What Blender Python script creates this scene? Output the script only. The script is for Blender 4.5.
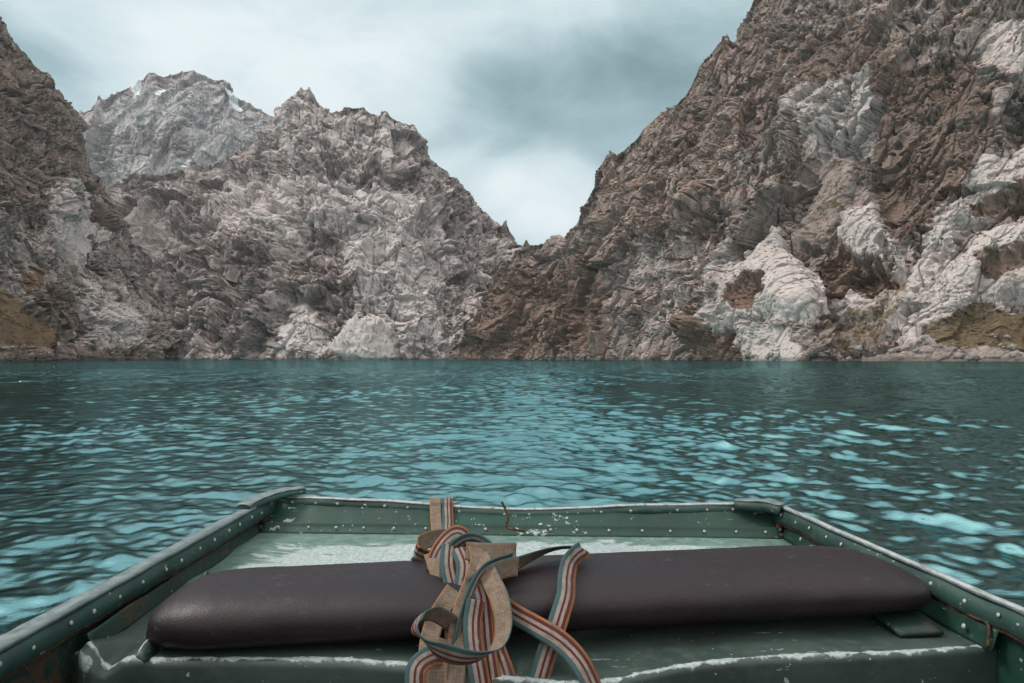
import bpy, bmesh, math, random
import numpy as np
from mathutils import Vector, Matrix
R = math.radians
for o in list(bpy.data.objects): bpy.data.objects.remove(o)
S = bpy.context.scene
COL = S.collection
random.seed(4); rng = np.random.default_rng(4)

# ------------------------------------------------------------------ camera, sky, sun, exposure
CZ, F, HY = 0.78, 683.0, 358.5            # eye height over the water, focal length in px, horizon row
cam = bpy.data.objects.new('camera', bpy.data.cameras.new('camera'))
COL.objects.link(cam); S.camera = cam
cam.location = (0, 0, CZ); cam.rotation_euler = (R(90), 0, 0)
cam.data.sensor_width = 36; cam.data.lens = 36 * F / 1024
cam.data.shift_y = (HY - 341.5) / 1024
cam.data.clip_start = 0.05; cam.data.clip_end = 20000
SUN_EL, SUN_AZ, SUN_STR = 50.0, -84.0, 2.3   # azimuth from +Y, negative = left
S.view_settings.view_transform = 'Standard'; S.view_settings.look = 'None'
S.view_settings.gamma = 1; S.view_settings.exposure = 0.1
S.view_settings.use_curve_mapping = False

class NT:
    """small helper around a node tree"""
    def __init__(s, tree): s.t = tree; s.n = tree.nodes; s.l = tree.links; s.n.clear()
    def node(s, typ, **kw):
        n = s.n.new(typ)
        for k, v in kw.items(): setattr(n, k, v)
        return n
    def put(s, sock, v):
        if isinstance(v, bpy.types.NodeSocket): s.l.new(v, sock)
        elif v is not None:
            if sock.type == 'RGBA' and not hasattr(v, '__len__'): v = (v, v, v, 1)
            elif sock.type == 'RGBA' and len(v) == 3: v = (*v, 1)
            sock.default_value = v
    def math(s, op, a, b=None, c=None, clamp=False):
        n = s.node('ShaderNodeMath', operation=op, use_clamp=clamp)
        for i, v in enumerate((a, b, c)):
            if v is not None: s.put(n.inputs[i], v)
        return n.outputs[0]
    def vmath(s, op, a, b=None, out=0):
        n = s.node('ShaderNodeVectorMath', operation=op)
        s.put(n.inputs[0], a)
        if b is not None: s.put(n.inputs[1], b)
        return n.outputs['Value' if out == 'v' else 0]
    def mix(s, f, a, b, mode='MIX'):
        n = s.node('ShaderNodeMix', data_type='RGBA', blend_type=mode)
        s.put(n.inputs[0], f); s.put(n.inputs[6], a); s.put(n.inputs[7], b)
        return n.outputs[2]
    def ramp(s, v, lo, hi, a=0.0, b=1.0, smooth=True):
        n = s.node('ShaderNodeMapRange', interpolation_type='SMOOTHSTEP' if smooth else 'LINEAR')
        s.put(n.inputs[0], v)
        for i, q in zip((1, 2, 3, 4), (lo, hi, a, b)): n.inputs[i].default_value = q
        return n.outputs[0]
    def noise(s, vec, scale, detail=4, rough=0.55, dist=0.0, typ='FBM', out=0, lac=2.0):
        n = s.node('ShaderNodeTexNoise', noise_type=typ)
        s.put(n.inputs['Vector'], vec); n.inputs['Scale'].default_value = scale
        n.inputs['Detail'].default_value = detail; n.inputs['Roughness'].default_value = rough
        n.inputs['Distortion'].default_value = dist; n.inputs['Lacunarity'].default_value = lac
        return n.outputs[out]
    def voro(s, vec, scale, feature='F1', out='Distance', rnd=1.0):
        n = s.node('ShaderNodeTexVoronoi', feature=feature)
        s.put(n.inputs['Vector'], vec); n.inputs['Scale'].default_value = scale
        n.inputs['Randomness'].default_value = rnd
        return n.outputs[out]
    def mapping(s, vec, scale=(1, 1, 1), rot=(0, 0, 0), loc=(0, 0, 0)):
        n = s.node('ShaderNodeMapping'); s.put(n.inputs[0], vec)
        n.inputs['Scale'].default_value = scale; n.inputs['Rotation'].default_value = rot; n.inputs['Location'].default_value = loc
        return n.outputs[0]
    def coord(s, k='Object'): return s.node('ShaderNodeTexCoord').outputs[k]
    def attr(s, name, out='Fac'):
        return s.node('ShaderNodeAttribute', attribute_name=name).outputs[out]
    def bump(s, h, strength, dist, normal=None):
        n = s.node('ShaderNodeBump'); s.put(n.inputs['Height'], h)
        s.put(n.inputs['Strength'], strength); n.inputs['Distance'].default_value = dist
        if normal is not None: s.put(n.inputs['Normal'], normal)
        return n.outputs[0]
    def sep(s, v):
        n = s.node('ShaderNodeSeparateXYZ'); s.put(n.inputs[0], v); return n.outputs
    def comb(s, x, y, z):
        n = s.node('ShaderNodeCombineXYZ')
        for i, v in enumerate((x, y, z)): s.put(n.inputs[i], v)
        return n.outputs[0]
    def principled(s, color, rough=0.6, metal=0.0, spec=0.5, normal=None, **kw):
        p = s.node('ShaderNodeBsdfPrincipled')
        s.put(p.inputs['Base Color'], color); s.put(p.inputs['Roughness'], rough); s.put(p.inputs['Metallic'], metal)
        s.put(p.inputs['Specular IOR Level'], spec)
        if normal is not None: s.put(p.inputs['Normal'], normal)
        for k, v in kw.items(): s.put(p.inputs[k], v)
        o = s.node('ShaderNodeOutputMaterial'); s.l.new(p.outputs[0], o.inputs[0])
        return p
def material(name):
    m = bpy.data.materials.new(name); m.use_nodes = True
    return m, NT(m.node_tree)

def dir_of(px, py):
    v = Vector(((px - 512) / F, 1, (HY - py) / F)); return v.normalized()

def build_world():
    w = bpy.data.worlds.new('World'); S.world = w; w.use_nodes = True
    t = NT(w.node_tree)
    sky = t.node('ShaderNodeTexSky', sky_type='NISHITA', sun_disc=False)
    sky.sun_elevation = R(SUN_EL); sky.sun_rotation = R(SUN_AZ)
    d = t.coord('Generated')
    x, y, z = t.sep(d)
    zz = t.math('ADD', t.math('MAXIMUM', z, 0.0), 0.22)
    p = t.comb(t.math('DIVIDE', x, zz), t.math('DIVIDE', y, zz), 0.0)
    p = t.mapping(p, scale=(0.8, 1.15, 1), loc=(3.1, 0.7, 0))
    big = t.noise(p, 0.75, 3, 0.5, 0.4)
    det = t.noise(t.mapping(d, scale=(1, 1, 1.9), loc=(4.2, 1.3, 0.4)), 4.6, 7, 0.58, 0.35)
    c = t.math('ADD', t.math('MULTIPLY', big, 0.50), t.math('MULTIPLY', det, 0.50))
    c = t.math('ADD', t.math('MULTIPLY', t.math('SUBTRACT', c, 0.5), 2.6), 0.57)
    # broad darker and brighter parts of the cloud deck, by direction
    for px, py, rad, amp in ((590, 128, 13, -0.36), (470, 120, 8, -0.14), (690, 60, 9, -0.10), (20, 60, 9, -0.20), (420, 20, 12, -0.10),
                             (545, 200, 7, 0.55), (470, 178, 5, 0.30), (225, 85, 10, 0.30), (120, 30, 8, 0.12), (330, 60, 10, 0.12), (440, 95, 6, -0.05)):
        dv = dir_of(px, py)
        dn = t.vmath('NORMALIZE', t.vmath('ADD', t.vmath('MULTIPLY', d, (1, 1, 1.7)), (0, 0, 0)))
        dq = Vector((dv.x, dv.y, dv.z * 1.7)).normalized()
        dt = t.vmath('DOT_PRODUCT', dn, tuple(dq), out='v')
        b = t.ramp(dt, math.cos(R(rad)), 1.0, 0.0, amp)
        c = t.math('ADD', c, b)
    cr = t.node('ShaderNodeValToRGB'); t.put(cr.inputs[0], c)
    e = cr.color_ramp.elements
    e[0].position = 0.0; e[0].color = (0.20, 0.315, 0.345, 1)
    e[1].position = 1.0; e[1].color = (0.82, 0.90, 0.92, 1)
    q = e.new(0.33); q.color = (0.36, 0.50, 0.535, 1)
    q = e.new(0.62); q.color = (0.60, 0.735, 0.765, 1)
    # overcast deck brighter overhead, with unseen sky boosted further to light the rock
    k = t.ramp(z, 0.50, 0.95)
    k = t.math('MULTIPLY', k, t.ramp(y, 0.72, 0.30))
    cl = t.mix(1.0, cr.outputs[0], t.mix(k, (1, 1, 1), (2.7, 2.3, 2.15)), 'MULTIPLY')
    cl = t.mix(1.0, cl, t.mix(t.ramp(y, 0.25, -0.35), (1, 1, 1), (1.55, 1.32, 1.26)), 'MULTIPLY')  # added warm brightness in the unseen sky behind the camera, lighting the cliffs
    b1 = t.node('ShaderNodeBackground'); t.put(b1.inputs[0], sky.outputs[0]); b1.inputs[1].default_value = 0.1
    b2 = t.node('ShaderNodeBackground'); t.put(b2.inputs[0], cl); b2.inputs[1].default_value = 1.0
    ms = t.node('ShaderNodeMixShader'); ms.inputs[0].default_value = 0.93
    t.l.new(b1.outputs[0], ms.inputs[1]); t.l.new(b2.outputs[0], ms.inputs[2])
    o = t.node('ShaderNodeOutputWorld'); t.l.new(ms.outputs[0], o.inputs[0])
build_world()

sl = bpy.data.lights.new('sun', 'SUN'); sl.energy = SUN_STR; sl.angle = R(18); sl.color = (1.0, 0.94, 0.87); sl.specular_factor = 0.03
so = bpy.data.objects.new('sun', sl); COL.objects.link(so)
sd = Vector((math.sin(R(SUN_AZ)) * math.cos(R(SUN_EL)), math.cos(R(SUN_AZ)) * math.cos(R(SUN_EL)), math.sin(R(SUN_EL))))
so.rotation_euler = sd.to_track_quat('Z', 'Y').to_euler(); so.location = (-20, 10, 60)

# ------------------------------------------------------------------ numpy noise
_G = rng.normal(size=(256, 3)).astype(np.float32); _G /= np.linalg.norm(_G, axis=1, keepdims=True)
def _h(x, y, z, seed):
    h = (x.astype(np.uint32) * np.uint32(374761393)) ^ (y.astype(np.uint32) * np.uint32(668265263)) ^ (z.astype(np.uint32) * np.uint32(2246822519))
    h = h ^ np.uint32((seed * 3266489917) & 0xffffffff)
    h = (h ^ (h >> np.uint32(15))) * np.uint32(2246822519)
    h = (h ^ (h >> np.uint32(13))) * np.uint32(3266489917)
    return h ^ (h >> np.uint32(16))
def perlin(p, seed=0):
    f = np.floor(p); i = f.astype(np.int64); q = (p - f).astype(np.float32)
    u = q * q * q * (q * (q * 6 - 15) + 10)
    out = 0
    for cx in (0, 1):
        wx = u[:, 0] if cx else 1 - u[:, 0]
        for cy in (0, 1):
            wy = u[:, 1] if cy else 1 - u[:, 1]
            for cz in (0, 1):
                wz = u[:, 2] if cz else 1 - u[:, 2]
                g = _G[_h(i[:, 0] + cx, i[:, 1] + cy, i[:, 2] + cz, seed) & np.uint32(255)]
                d = g[:, 0] * (q[:, 0] - cx) + g[:, 1] * (q[:, 1] - cy) + g[:, 2] * (q[:, 2] - cz)
                out = out + wx * wy * wz * d
    return out * 1.5
def fbm(p, o=4, seed=0, gain=0.5):
    s, a = 0, 1.0
    for k in range(o):
        s = s + a * perlin(p * (2.03 ** k) + 7.3 * k, seed + k); a *= gain
    return s
def ridged(p, o=4, seed=0, gain=0.5):
    s, a, w, tot = 0, 1.0, 1.0, 0
    for k in range(o):
        n = 1 - np.abs(perlin(p * (2.07 ** k) + 5.1 * k, seed + k)) * 1.6
        n = np.clip(n, 0, 1) ** 2
        s = s + a * n * w; w = np.clip(n * 1.4, 0.25, 1); tot += a; a *= gain
    return s / tot
def worley(p, seed=0):
    f = np.floor(p); i = f.astype(np.int64); q = (p - f).astype(np.float32)
    f1 = np.full(len(p), 9.0, np.float32); f2 = f1.copy(); idv = np.zeros(len(p), np.float32)
    for a in (-1, 0, 1):
        for b in (-1, 0, 1):
            for c in (-1, 0, 1):
                h = _h(i[:, 0] + a, i[:, 1] + b, i[:, 2] + c, seed)
                dx = a + (h & np.uint32(1023)).astype(np.float32) / 1023 - q[:, 0]
                dy = b + ((h >> np.uint32(10)) & np.uint32(1023)).astype(np.float32) / 1023 - q[:, 1]
                dz = c + ((h >> np.uint32(20)) & np.uint32(1023)).astype(np.float32) / 1023 - q[:, 2]
                d = dx * dx + dy * dy + dz * dz
                m = d < f1
                f2 = np.where(m, f1, np.minimum(f2, d)); idv = np.where(m, (h >> np.uint32(5) & np.uint32(255)).astype(np.float32) / 255, idv)
                f1 = np.where(m, d, f1)
    return np.sqrt(f1), np.sqrt(f2), idv
def facets(p, seed=0):
    """cells with a tilted flat face each: distance to the joints, face height, cell value"""
    p = np.ascontiguousarray(p, np.float32)
    f = np.floor(p - 0.5); i = f.astype(np.int64); q = p - f
    f1 = np.full(len(p), 9.0, np.float32); f2 = f1.copy(); hh = np.zeros(len(p), np.uint32); off = np.zeros((len(p), 3), np.float32)
    J = np.float32(0.8 / 1023)
    for a in (0, 1):
        for b in (0, 1):
            for c in (0, 1):
                h = _h(i[:, 0] + a, i[:, 1] + b, i[:, 2] + c, seed)
                D = np.stack([q[:, 0] - (a + 0.1) - (h & np.uint32(1023)).astype(np.float32) * J,
                              q[:, 1] - (b + 0.1) - ((h >> np.uint32(10)) & np.uint32(1023)).astype(np.float32) * J,
                              q[:, 2] - (c + 0.1) - ((h >> np.uint32(20)) & np.uint32(1023)).astype(np.float32) * J], -1)
                d = (D * D).sum(-1)
                m = d < f1
                f2 = np.where(m, f1, np.minimum(f2, d)); hh = np.where(m, h, hh); f1 = np.where(m, d, f1)
                off = np.where(m[:, None], D, off)
    h2 = _h(hh.astype(np.int64), hh.astype(np.int64) >> 7, hh.astype(np.int64) >> 13, seed + 1)
    g = _G[h2 & np.uint32(255)]
    return np.sqrt(f2) - np.sqrt(f1), (off * g).sum(-1), (h2 >> np.uint32(8) & np.uint32(255)).astype(np.float32) / 255
def slabs(P, n, spacing, seed, wob=0.35, phase=0.0, edge=0.10):
    """parallel joints: every slab stands a random step in or out, with a sharp riser and a tilted face"""
    n = np.array(n, np.float32); n /= np.linalg.norm(n)
    x = (P @ n) / spacing + wob * perlin(P / (spacing * 3.2), seed) + phase
    x = x + 0.42 * np.sin(x * 1.7 + seed) * np.cos(x * 0.61)
    i = np.floor(x).astype(np.int64); f = (x - i).astype(np.float32)
    r = lambda k, sd: (_h(k, k * 0 + 7, k * 0 + sd, seed) & np.uint32(1023)).astype(np.float32) / 1023
    a, b, t0 = r(i, 1), r(i + 1, 1), r(i, 2)
    v = a + (f - 0.5) * (t0 - 0.35) * 1.1
    v1 = b - 0.5 * (r(i + 1, 2) - 0.35) * 1.1
    k = sstep(f, 1 - edge, 1.0)
    return v * (1 - k) + v1 * k - 0.22 * sstep(f, 1 - 1.6 * edge, 1 - edge) * (1 - sstep(f, 1 - edge * 0.7, 1.0)) - 0.5
def sstep(x, a, b):
    t = np.clip((x - a) / (b - a), 0, 1); return t * t * (3 - 2 * t)

def mesh_from(name, V, Fq, mat, smooth=True, attrs=None, parent=None):
    me = bpy.data.meshes.new(name)
    V = np.ascontiguousarray(V, np.float32); Fq = np.ascontiguousarray(Fq, np.int32)
    me.vertices.add(len(V)); me.vertices.foreach_set('co', V.ravel())
    n = Fq.shape[1]
    me.loops.add(Fq.size); me.loops.foreach_set('vertex_index', Fq.ravel())
    me.polygons.add(len(Fq)); me.polygons.foreach_set('loop_start', np.arange(0, Fq.size, n, dtype=np.int32))
    me.polygons.foreach_set('loop_total', np.full(len(Fq), n, np.int32))
    if smooth: me.polygons.foreach_set('use_smooth', np.ones(len(Fq), bool))
    me.update(calc_edges=True); me.validate()
    for k, a in (attrs or {}).items():
        at = me.attributes.new(k, 'FLOAT', 'POINT'); at.data.foreach_set('value', np.ascontiguousarray(a, np.float32))
    for m in (mat if isinstance(mat, (list, tuple)) else [mat]): me.materials.append(m)
    o = bpy.data.objects.new(name, me); COL.objects.link(o)
    if parent:
        o.parent = parent
        if parent.type == 'EMPTY': o.matrix_parent_inverse = Matrix.Translation(-parent.location)
    return o
def grid_faces(n, m):
    a = np.arange(n * m).reshape(n, m)
    return np.stack([a[:-1, :-1], a[1:, :-1], a[1:, 1:], a[:-1, 1:]], -1).reshape(-1, 4)

def tag(o, label, cat=None, group=None, kind=None):
    o['label'] = label
    if cat: o['category'] = cat
    if group: o['group'] = group
    if kind: o['kind'] = kind
    return o

# ------------------------------------------------------------------ rock material
def rock_material(name, pale, mid, brown, scale, grass=(0.075, 0.053, 0.023), blue=(0.2, 0.24, 0.26)):
    """scale: metres per picture-sized detail"""
    m, t = material(name)
    P = t.coord('Object')
    p = t.vmath('SCALE', P); p.node.inputs['Scale'].default_value = 1.0 / scale
    wv = t.vmath('ADD', p, t.vmath('SCALE', t.noise(p, 0.05, 3, 0.6, out=1)))
    wv.node.inputs[1].links[0].from_node.inputs['Scale'].default_value = 14.0
    n_big = t.noise(wv, 0.022, 4, 0.6)
    n_med = t.noise(wv, 0.075, 5, 0.65, 0.6)
    n_fin = t.noise(p, 0.35, 4, 0.7)
    vein = t.noise(t.mapping(wv, scale=(1, 1, 0.45), rot=(0, R(35), 0)), 0.16, 5, 0.7, 1.2)
    A_p, A_b, A_g, A_s, A_sc, A_sn = (t.attr(k) for k in ('pale', 'brown', 'grass', 'streak', 'scree', 'snow'))
    # grey limestone: mid grey, washed pale faces
    f = t.math('ADD', t.math('ADD', n_big, t.math('MULTIPLY', n_med, 0.8)), t.math('MULTIPLY', A_p, 0.55))
    col = t.mix(t.ramp(f, 0.84, 1.04), mid, pale)
    # brown weathering in patches with crisp edges
    g = t.math('ADD', t.math('ADD', vein, t.math('MULTIPLY', n_big, 0.5)), t.math('SUBTRACT', t.math('MULTIPLY', A_b, 0.42), t.math('MULTIPLY', A_p, 0.22)))
    bm_ = t.ramp(t.math('ADD', g, t.math('MULTIPLY', t.math('SUBTRACT', n_fin, 0.5), 0.35)), 0.75, 0.83)
    bcol = t.mix(t.ramp(n_fin, 0.3, 0.7), brown, tuple(c * 1.75 for c in brown))
    col = t.mix(t.math('MULTIPLY', bm_, 0.85), col, bcol)
    # small dark flecks, painting in the shade of crevices and pockets
    fl = t.math('MULTIPLY', t.ramp(t.noise(t.mapping(wv, scale=(0.7, 1, 1.3), rot=(0, R(-20), 0)), 0.24, 5, 0.75, 0.8), 0.56, 0.62), t.ramp(n_med, 0.36, 0.56))
    col = t.mix(t.math('MULTIPLY', fl, 0.8), col, tuple(c * 0.42 for c in brown))
    # water streaks down smooth walls
    st = t.noise(t.mapping(p, scale=(1, 1, 0.035)), 0.26, 4, 0.7)
    st = t.math('MULTIPLY', t.ramp(st, 0.50, 0.60), A_s)
    col = t.mix(t.math('MULTIPLY', st, 0.75), col, tuple(c * 0.38 for c in blue))
    col = t.mix(t.math('MULTIPLY', A_s, 0.2), col, t.mix(0.5, col, blue))
    # scree, dry grass, snow
    sc = t.mix(t.ramp(n_fin, 0.35, 0.65), tuple(c * 0.8 for c in mid), tuple(c * 1.15 for c in mid))
    col = t.mix(t.math('MULTIPLY', A_sc, 0.9), col, sc)
    gn = t.noise(p, 0.12, 6, 0.75)
    gm = t.ramp(t.math('ADD', A_g, t.math('MULTIPLY', t.math('SUBTRACT', gn, 0.5), 2.0)), 0.42, 0.62)
    gc = t.mix(t.ramp(n_med, 0.35, 0.65), grass, tuple(c * 1.5 for c in grass))
    gc = t.mix(t.ramp(n_fin, 0.45, 0.62), gc, (0.13, 0.088, 0.05))
    col = t.mix(t.math('MULTIPLY', gm, 0.9), col, gc)
    wl = t.ramp(t.math('ADD', t.sep(P)[2], t.math('MULTIPLY', t.math('SUBTRACT', n_med, 0.5), 4.0)), 1.8, 0.6)
    col = t.mix(t.math('MULTIPLY', wl, 0.6), col, (0.06, 0.05, 0.044))
    v = t.ramp(n_fin, 0.2, 0.8, 0.74, 1.22, False)
    col = t.mix(1.0, col, t.comb(v, v, v), 'MULTIPLY')
    col = t.mix(t.ramp(A_sn, 0.35, 0.5), col, (0.86, 0.88, 0.90))
    hb = t.math('ADD', t.noise(p, 0.4, 6, 0.72), t.math('MULTIPLY', t.voro(wv, 0.5, 'DISTANCE_TO_EDGE'), 0.35))
    nb = t.bump(hb, t.math('SUBTRACT', 0.8, t.math('MULTIPLY', A_p, 0.55)), scale * 1.7)
    t.principled(col, 0.93, 0, 0.15, nb)
    return m

# ------------------------------------------------------------------ mountains
DENS = 0.8
def hermite(xs, ys, xq):
    """smooth interpolation of ys (k, ...) given at xs, no overshoot"""
    xs = np.asarray(xs, float); ys = np.asarray(ys, float)
    d = (ys[1:] - ys[:-1]) / (xs[1:] - xs[:-1]).reshape((-1,) + (1,) * (ys.ndim - 1))
    m = np.zeros_like(ys); m[0] = d[0]; m[-1] = d[-1]
    a, b = d[:-1], d[1:]
    m[1:-1] = np.where(a * b > 0, 2 * a * b / (a + b + np.where(a + b == 0, 1, 0)), 0)
    i = np.clip(np.searchsorted(xs, xq, side='right') - 1, 0, len(xs) - 2)
    h = (xs[i + 1] - xs[i]); s = (xq - xs[i]) / h
    sh = (-1,) + (1,) * (ys.ndim - 1)
    h = h.reshape(sh); s = s.reshape(sh)
    return ((1 + 2 * s) * (1 - s) ** 2) * ys[i] + s * (1 - s) ** 2 * h * m[i] + s * s * (3 - 2 * s) * ys[i + 1] + s * s * (s - 1) * h * m[i + 1]

def poly_sd(px, py, pts):
    """signed distance to a polygon, positive inside"""
    pts = np.asarray(pts, np.float32); n = len(pts)
    best = np.full(px.shape, 1e9, np.float32); ins = np.zeros(px.shape, bool)
    for k in range(n):
        x1, y1 = pts[k]; x2, y2 = pts[(k + 1) % n]
        ex, ey = x2 - x1, y2 - y1
        u = np.clip(((px - x1) * ex + (py - y1) * ey) / (ex * ex + ey * ey + 1e-9), 0, 1)
        best = np.minimum(best, (px - x1 - u * ex) ** 2 + (py - y1 - u * ey) ** 2)
        if y1 != y2:
            c = ((y1 > py) != (y2 > py)) & (px < (x2 - x1) * (py - y1) / (y2 - y1) + x1)
            ins ^= c
    d = np.sqrt(best); return np.where(ins, d, -d)

def normals(G):
    du = np.gradient(G, axis=0); dv = np.gradient(G, axis=1)
    n = np.cross(du, dv); n /= np.linalg.norm(n, axis=-1, keepdims=True) + 1e-9
    return n

def mountain(name, cols, mat, step_, u, feats, seed, jag=1.0, dip=(0.35, 0.25, 1.0), back=0.5, amp=1.0, rough=1.0, shear=0.55):
    """cols: columns of (px, py, Y) from the waterline to the crest; u: metres that one step of detail measures here"""
    step = step_ * DENS
    C = np.array(cols, float)                                   # (columns, rows, 3)
    C[..., 2] = np.log(C[..., 2])
    wx = np.abs(np.diff(C[:, :, 0], axis=0)).max(1) + 0.5 * np.abs(np.diff(C[:, :, 1], axis=0)).mean(1)
    mx = C[:, :, 0].mean(1); off = ((mx[1:] < -60) | (mx[:-1] > 1090)); wx = np.where(off, wx * 0.3, wx)
    sx = np.concatenate([[0], np.cumsum(wx)])
    ns = int(sx[-1] / step)
    A = hermite(sx, C, np.linspace(0, sx[-1], ns))               # (ns, rows, 3)
    wt = np.abs(np.diff(C[:, :, 1], axis=1)).max(0); st = np.concatenate([[0], np.cumsum(wt)])
    nt = int(st[-1] / step)
    A = np.swapaxes(hermite(st, np.swapaxes(A, 0, 1), np.linspace(0, st[-1], nt)), 0, 1)   # (ns, nt, 3)
    px, py, Y = A[..., 0], A[..., 1], np.exp(A[..., 2])
    tt = np.broadcast_to(np.linspace(0, 1, nt), px.shape)
    G = np.stack([Y * (px - 512) / F, Y, CZ + Y * (HY - py) / F], -1)
    # back of the mountain, and a foot under the water
    nb = max(12, nt // 12); k = (np.linspace(0, 1, nb + 1)[1:] ** 1.4)[None, :, None]
    cr = G[:, -1:, :]; H = np.maximum(cr[..., 2:], 20)
    B = cr + k * np.concatenate([cr[..., :1] / cr[..., 1:2] * H * back, H * back, -H * 1.0], -1)
    foot = G[:, :1, :].copy(); foot[..., 2] = -6; foot[..., 1] -= 1.0
    foot1 = G[:, :1, :].copy(); foot1[..., 2] = -1.0
    G = np.concatenate([foot, foot1, G, B], 1)
    e = lambda q: np.concatenate([q[:, :1], q[:, :1], q, np.repeat(q[:, -1:], nb, 1)], 1)
    px, py, tt = e(px), e(py), e(tt)
    ns, nt2 = px.shape
    fx, fy = px.ravel().astype(np.float32), py.ravel().astype(np.float32)
    N = normals(G); 
    P0 = (G / u).reshape(-1, 3).astype(np.float32)
    # features: warped outlines
    wxn = fbm(P0 / 26, 4, seed + 90, 0.6) * 9; wyn = fbm(P0 / 26 + 31, 4, seed + 95, 0.6) * 9
    att = {k: np.zeros(fx.shape, np.float32) for k in ('pale', 'brown', 'grass', 'streak', 'scree', 'snow')}
    push = np.zeros(fx.shape, np.float32); smooth = np.zeros(fx.shape, np.float32)
    for f in feats:
        wk = f.get('warp', 1.0)
        sd_ = poly_sd(fx + wxn * wk, fy + wyn * wk, f['poly'])
        soft = f.get('soft', 7.0)
        msk = sstep(sd_, -soft, soft)
        for k in att:
            if k in f: att[k] = np.maximum(att[k], msk * f[k]) if f[k] > 0 else att[k] * (1 + msk * f[k])
        if 'push' in f:
            dome = np.clip(sd_ / f.get('width', 20.0), 0, 1); dome = 1 - (1 - dome) ** 2
            push += np.where(sd_ > -soft, (dome * 0.75 + 0.25 * msk) * msk * f['push'], 0)
        if 'smooth' in f: smooth = np.maximum(smooth, msk * f['smooth'])
    rgh = (1 - smooth) * rough
    # stage 1: buttresses and gullies
    W = np.stack([perlin(P0 / 70 + 3, seed + 1), perlin(P0 / 70 + 17, seed + 2), perlin(P0 / 70 + 41, seed + 3)], -1)
    Pw = P0 + W * 26
    An = Pw * np.array([1.0, 1.0, 0.28], np.float32)            # stretched up the wall
    sh = Pw.copy(); sh[:, 0] = Pw[:, 0] - shear * Pw[:, 2]; sh[:, 2] *= 0.4
    big = ridged(An / 100, 3, seed + 5, 0.45) * 28 + ridged(sh / 44, 3, seed + 11, 0.45) * 15 - 21
    d1 = big * amp * (0.35 + 0.65 * rgh) * (1 - 0.6 * att['grass']) + push
    edge = np.ones(tt.shape, np.float32)
    kk = tt.ravel(); fade = np.clip(0.35 + kk * 4, 0, 1) * (1 - 0.8 * sstep(kk, 0.72, 1.0))
    G1 = G + N * (d1 * fade * u).reshape(ns, nt2, 1)
    # jagged crest
    cs = np.stack([fx / 9, np.zeros_like(fx) + seed, np.zeros_like(fx)], -1)
    jg = ((ridged(cs / 4.5, 4, seed + 21, 0.55) ** 1.5 - 0.3) * (0.4 + 1.2 * sstep(perlin(cs / 7, seed + 23), -0.3, 0.4)) * 22) * jag
    G1[..., 2] += (jg * sstep(kk, 0.86, 1.0) * u).reshape(ns, nt2)
    N1 = normals(G1); N1 = 0.3 * N1 + 0.7 * N; N1[..., 2] *= 0.3; N1 /= np.linalg.norm(N1, axis=-1, keepdims=True)
    # stage 2: tilted blocks, joints, beds and hollows
    W2 = np.stack([perlin(P0 / 18 + 3, seed + 31), perlin(P0 / 18 + 17, seed + 32), perlin(P0 / 18 + 41, seed + 33)], -1)
    def sheared(q, k, z):
        r = q.copy(); r[:, 0] = q[:, 0] - k * q[:, 2]; r[:, 2] = q[:, 2] * z; return r
    P2 = P0 + W * 3; P3 = P0 + W2 * 0.6
    e0, q0, v0 = facets(sheared(P2, shear, 0.5) / np.float32(58), seed + 40)
    e1, q1, v1 = facets(sheared(P2, shear, 0.45) / np.float32(23), seed + 41)
    e2, q2, v2 = facets(sheared(P3, shear * 0.8, 0.6) / np.float32(10.5), seed + 43)
    e3, q3, v3 = facets(P3 / np.float32(4.6), seed + 45)
    e4, q4, v4 = facets(P0 / np.float32(2.2), seed + 46)
    jt = lambda e, w: 1 - sstep(e, 0, w)
    vary = 0.22 + 1.1 * sstep(perlin(P0 / 42 + 5, seed + 47) + 0.4 * perlin(P0 / 15 + 5, seed + 50), -0.25, 0.35)
    vb = sstep(perlin(P0 / 55 + 9, seed + 48), -0.2, 0.25); vc = sstep(perlin(P0 / 40 + 19, seed + 49), -0.2, 0.2)
    # three families of joints: steep, bedding, and one across
    nA = (1.0, 0.35, -shear * 1.0); nB = dip; nC = (0.75, -0.5, 0.65 if shear >= 0 else -0.65)
    ph = v0 * 5.0
    sl = (slabs(P2, nA, 21, seed + 141, 0.35, ph) * 13 * (0.4 + 0.6 * vb) + slabs(P2, nB, 17, seed + 142, 0.4, ph) * 10 * (0.35 + 0.65 * vc)
          + slabs(P3, nA, 8.5, seed + 143, 0.4, v1 * 7) * 3.6 * vary + slabs(P3, nB, 6.5, seed + 144, 0.4, v1 * 7) * 2.6 * vary
          + slabs(P3, nC, 7.5, seed + 145, 0.4, v1 * 9) * 2.2 * vb * vary + slabs(P3, nB, 3.1, seed + 146, 0.4, v2 * 5, 0.2) * 0.8 * vc)
    fac = 22 * q0 + 3 * v0 + (0.5 + 0.5 * vary) * (11 * q1 + 2.8 * v1) - 4.5 * jt(e1, 0.05) + vary * (5.2 * q2 + 1.7 * v2 - 2.6 * jt(e2, 0.09) + 1.9 * q3 + 0.75 * v3 - 0.9 * jt(e3, 0.18) + 0.8 * q4 + 0.25 * v4)
    rs_ = ridged(sheared(P0, shear, 0.4) / 30, 3, seed + 51, 0.5)
    cl1 = 1 - sstep(np.abs(perlin(sheared(P0 + W2 * 2, shear * 0.7, 0.16) / 26, seed + 85)), 0.0, 0.055)
    cl2 = 1 - sstep(np.abs(perlin(sheared(P0 + W2 * 1, shear * 0.7, 0.25) / 11, seed + 86)), 0.0, 0.07)
    fine = ridged(P0 / 6.5, 3, seed + 55, 0.6)
    hz = P0 * np.array([0.75, 1, 1.6], np.float32) + W2 * 3
    h1, _, hid = worley(hz / np.float32(12), seed + 71)
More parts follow.
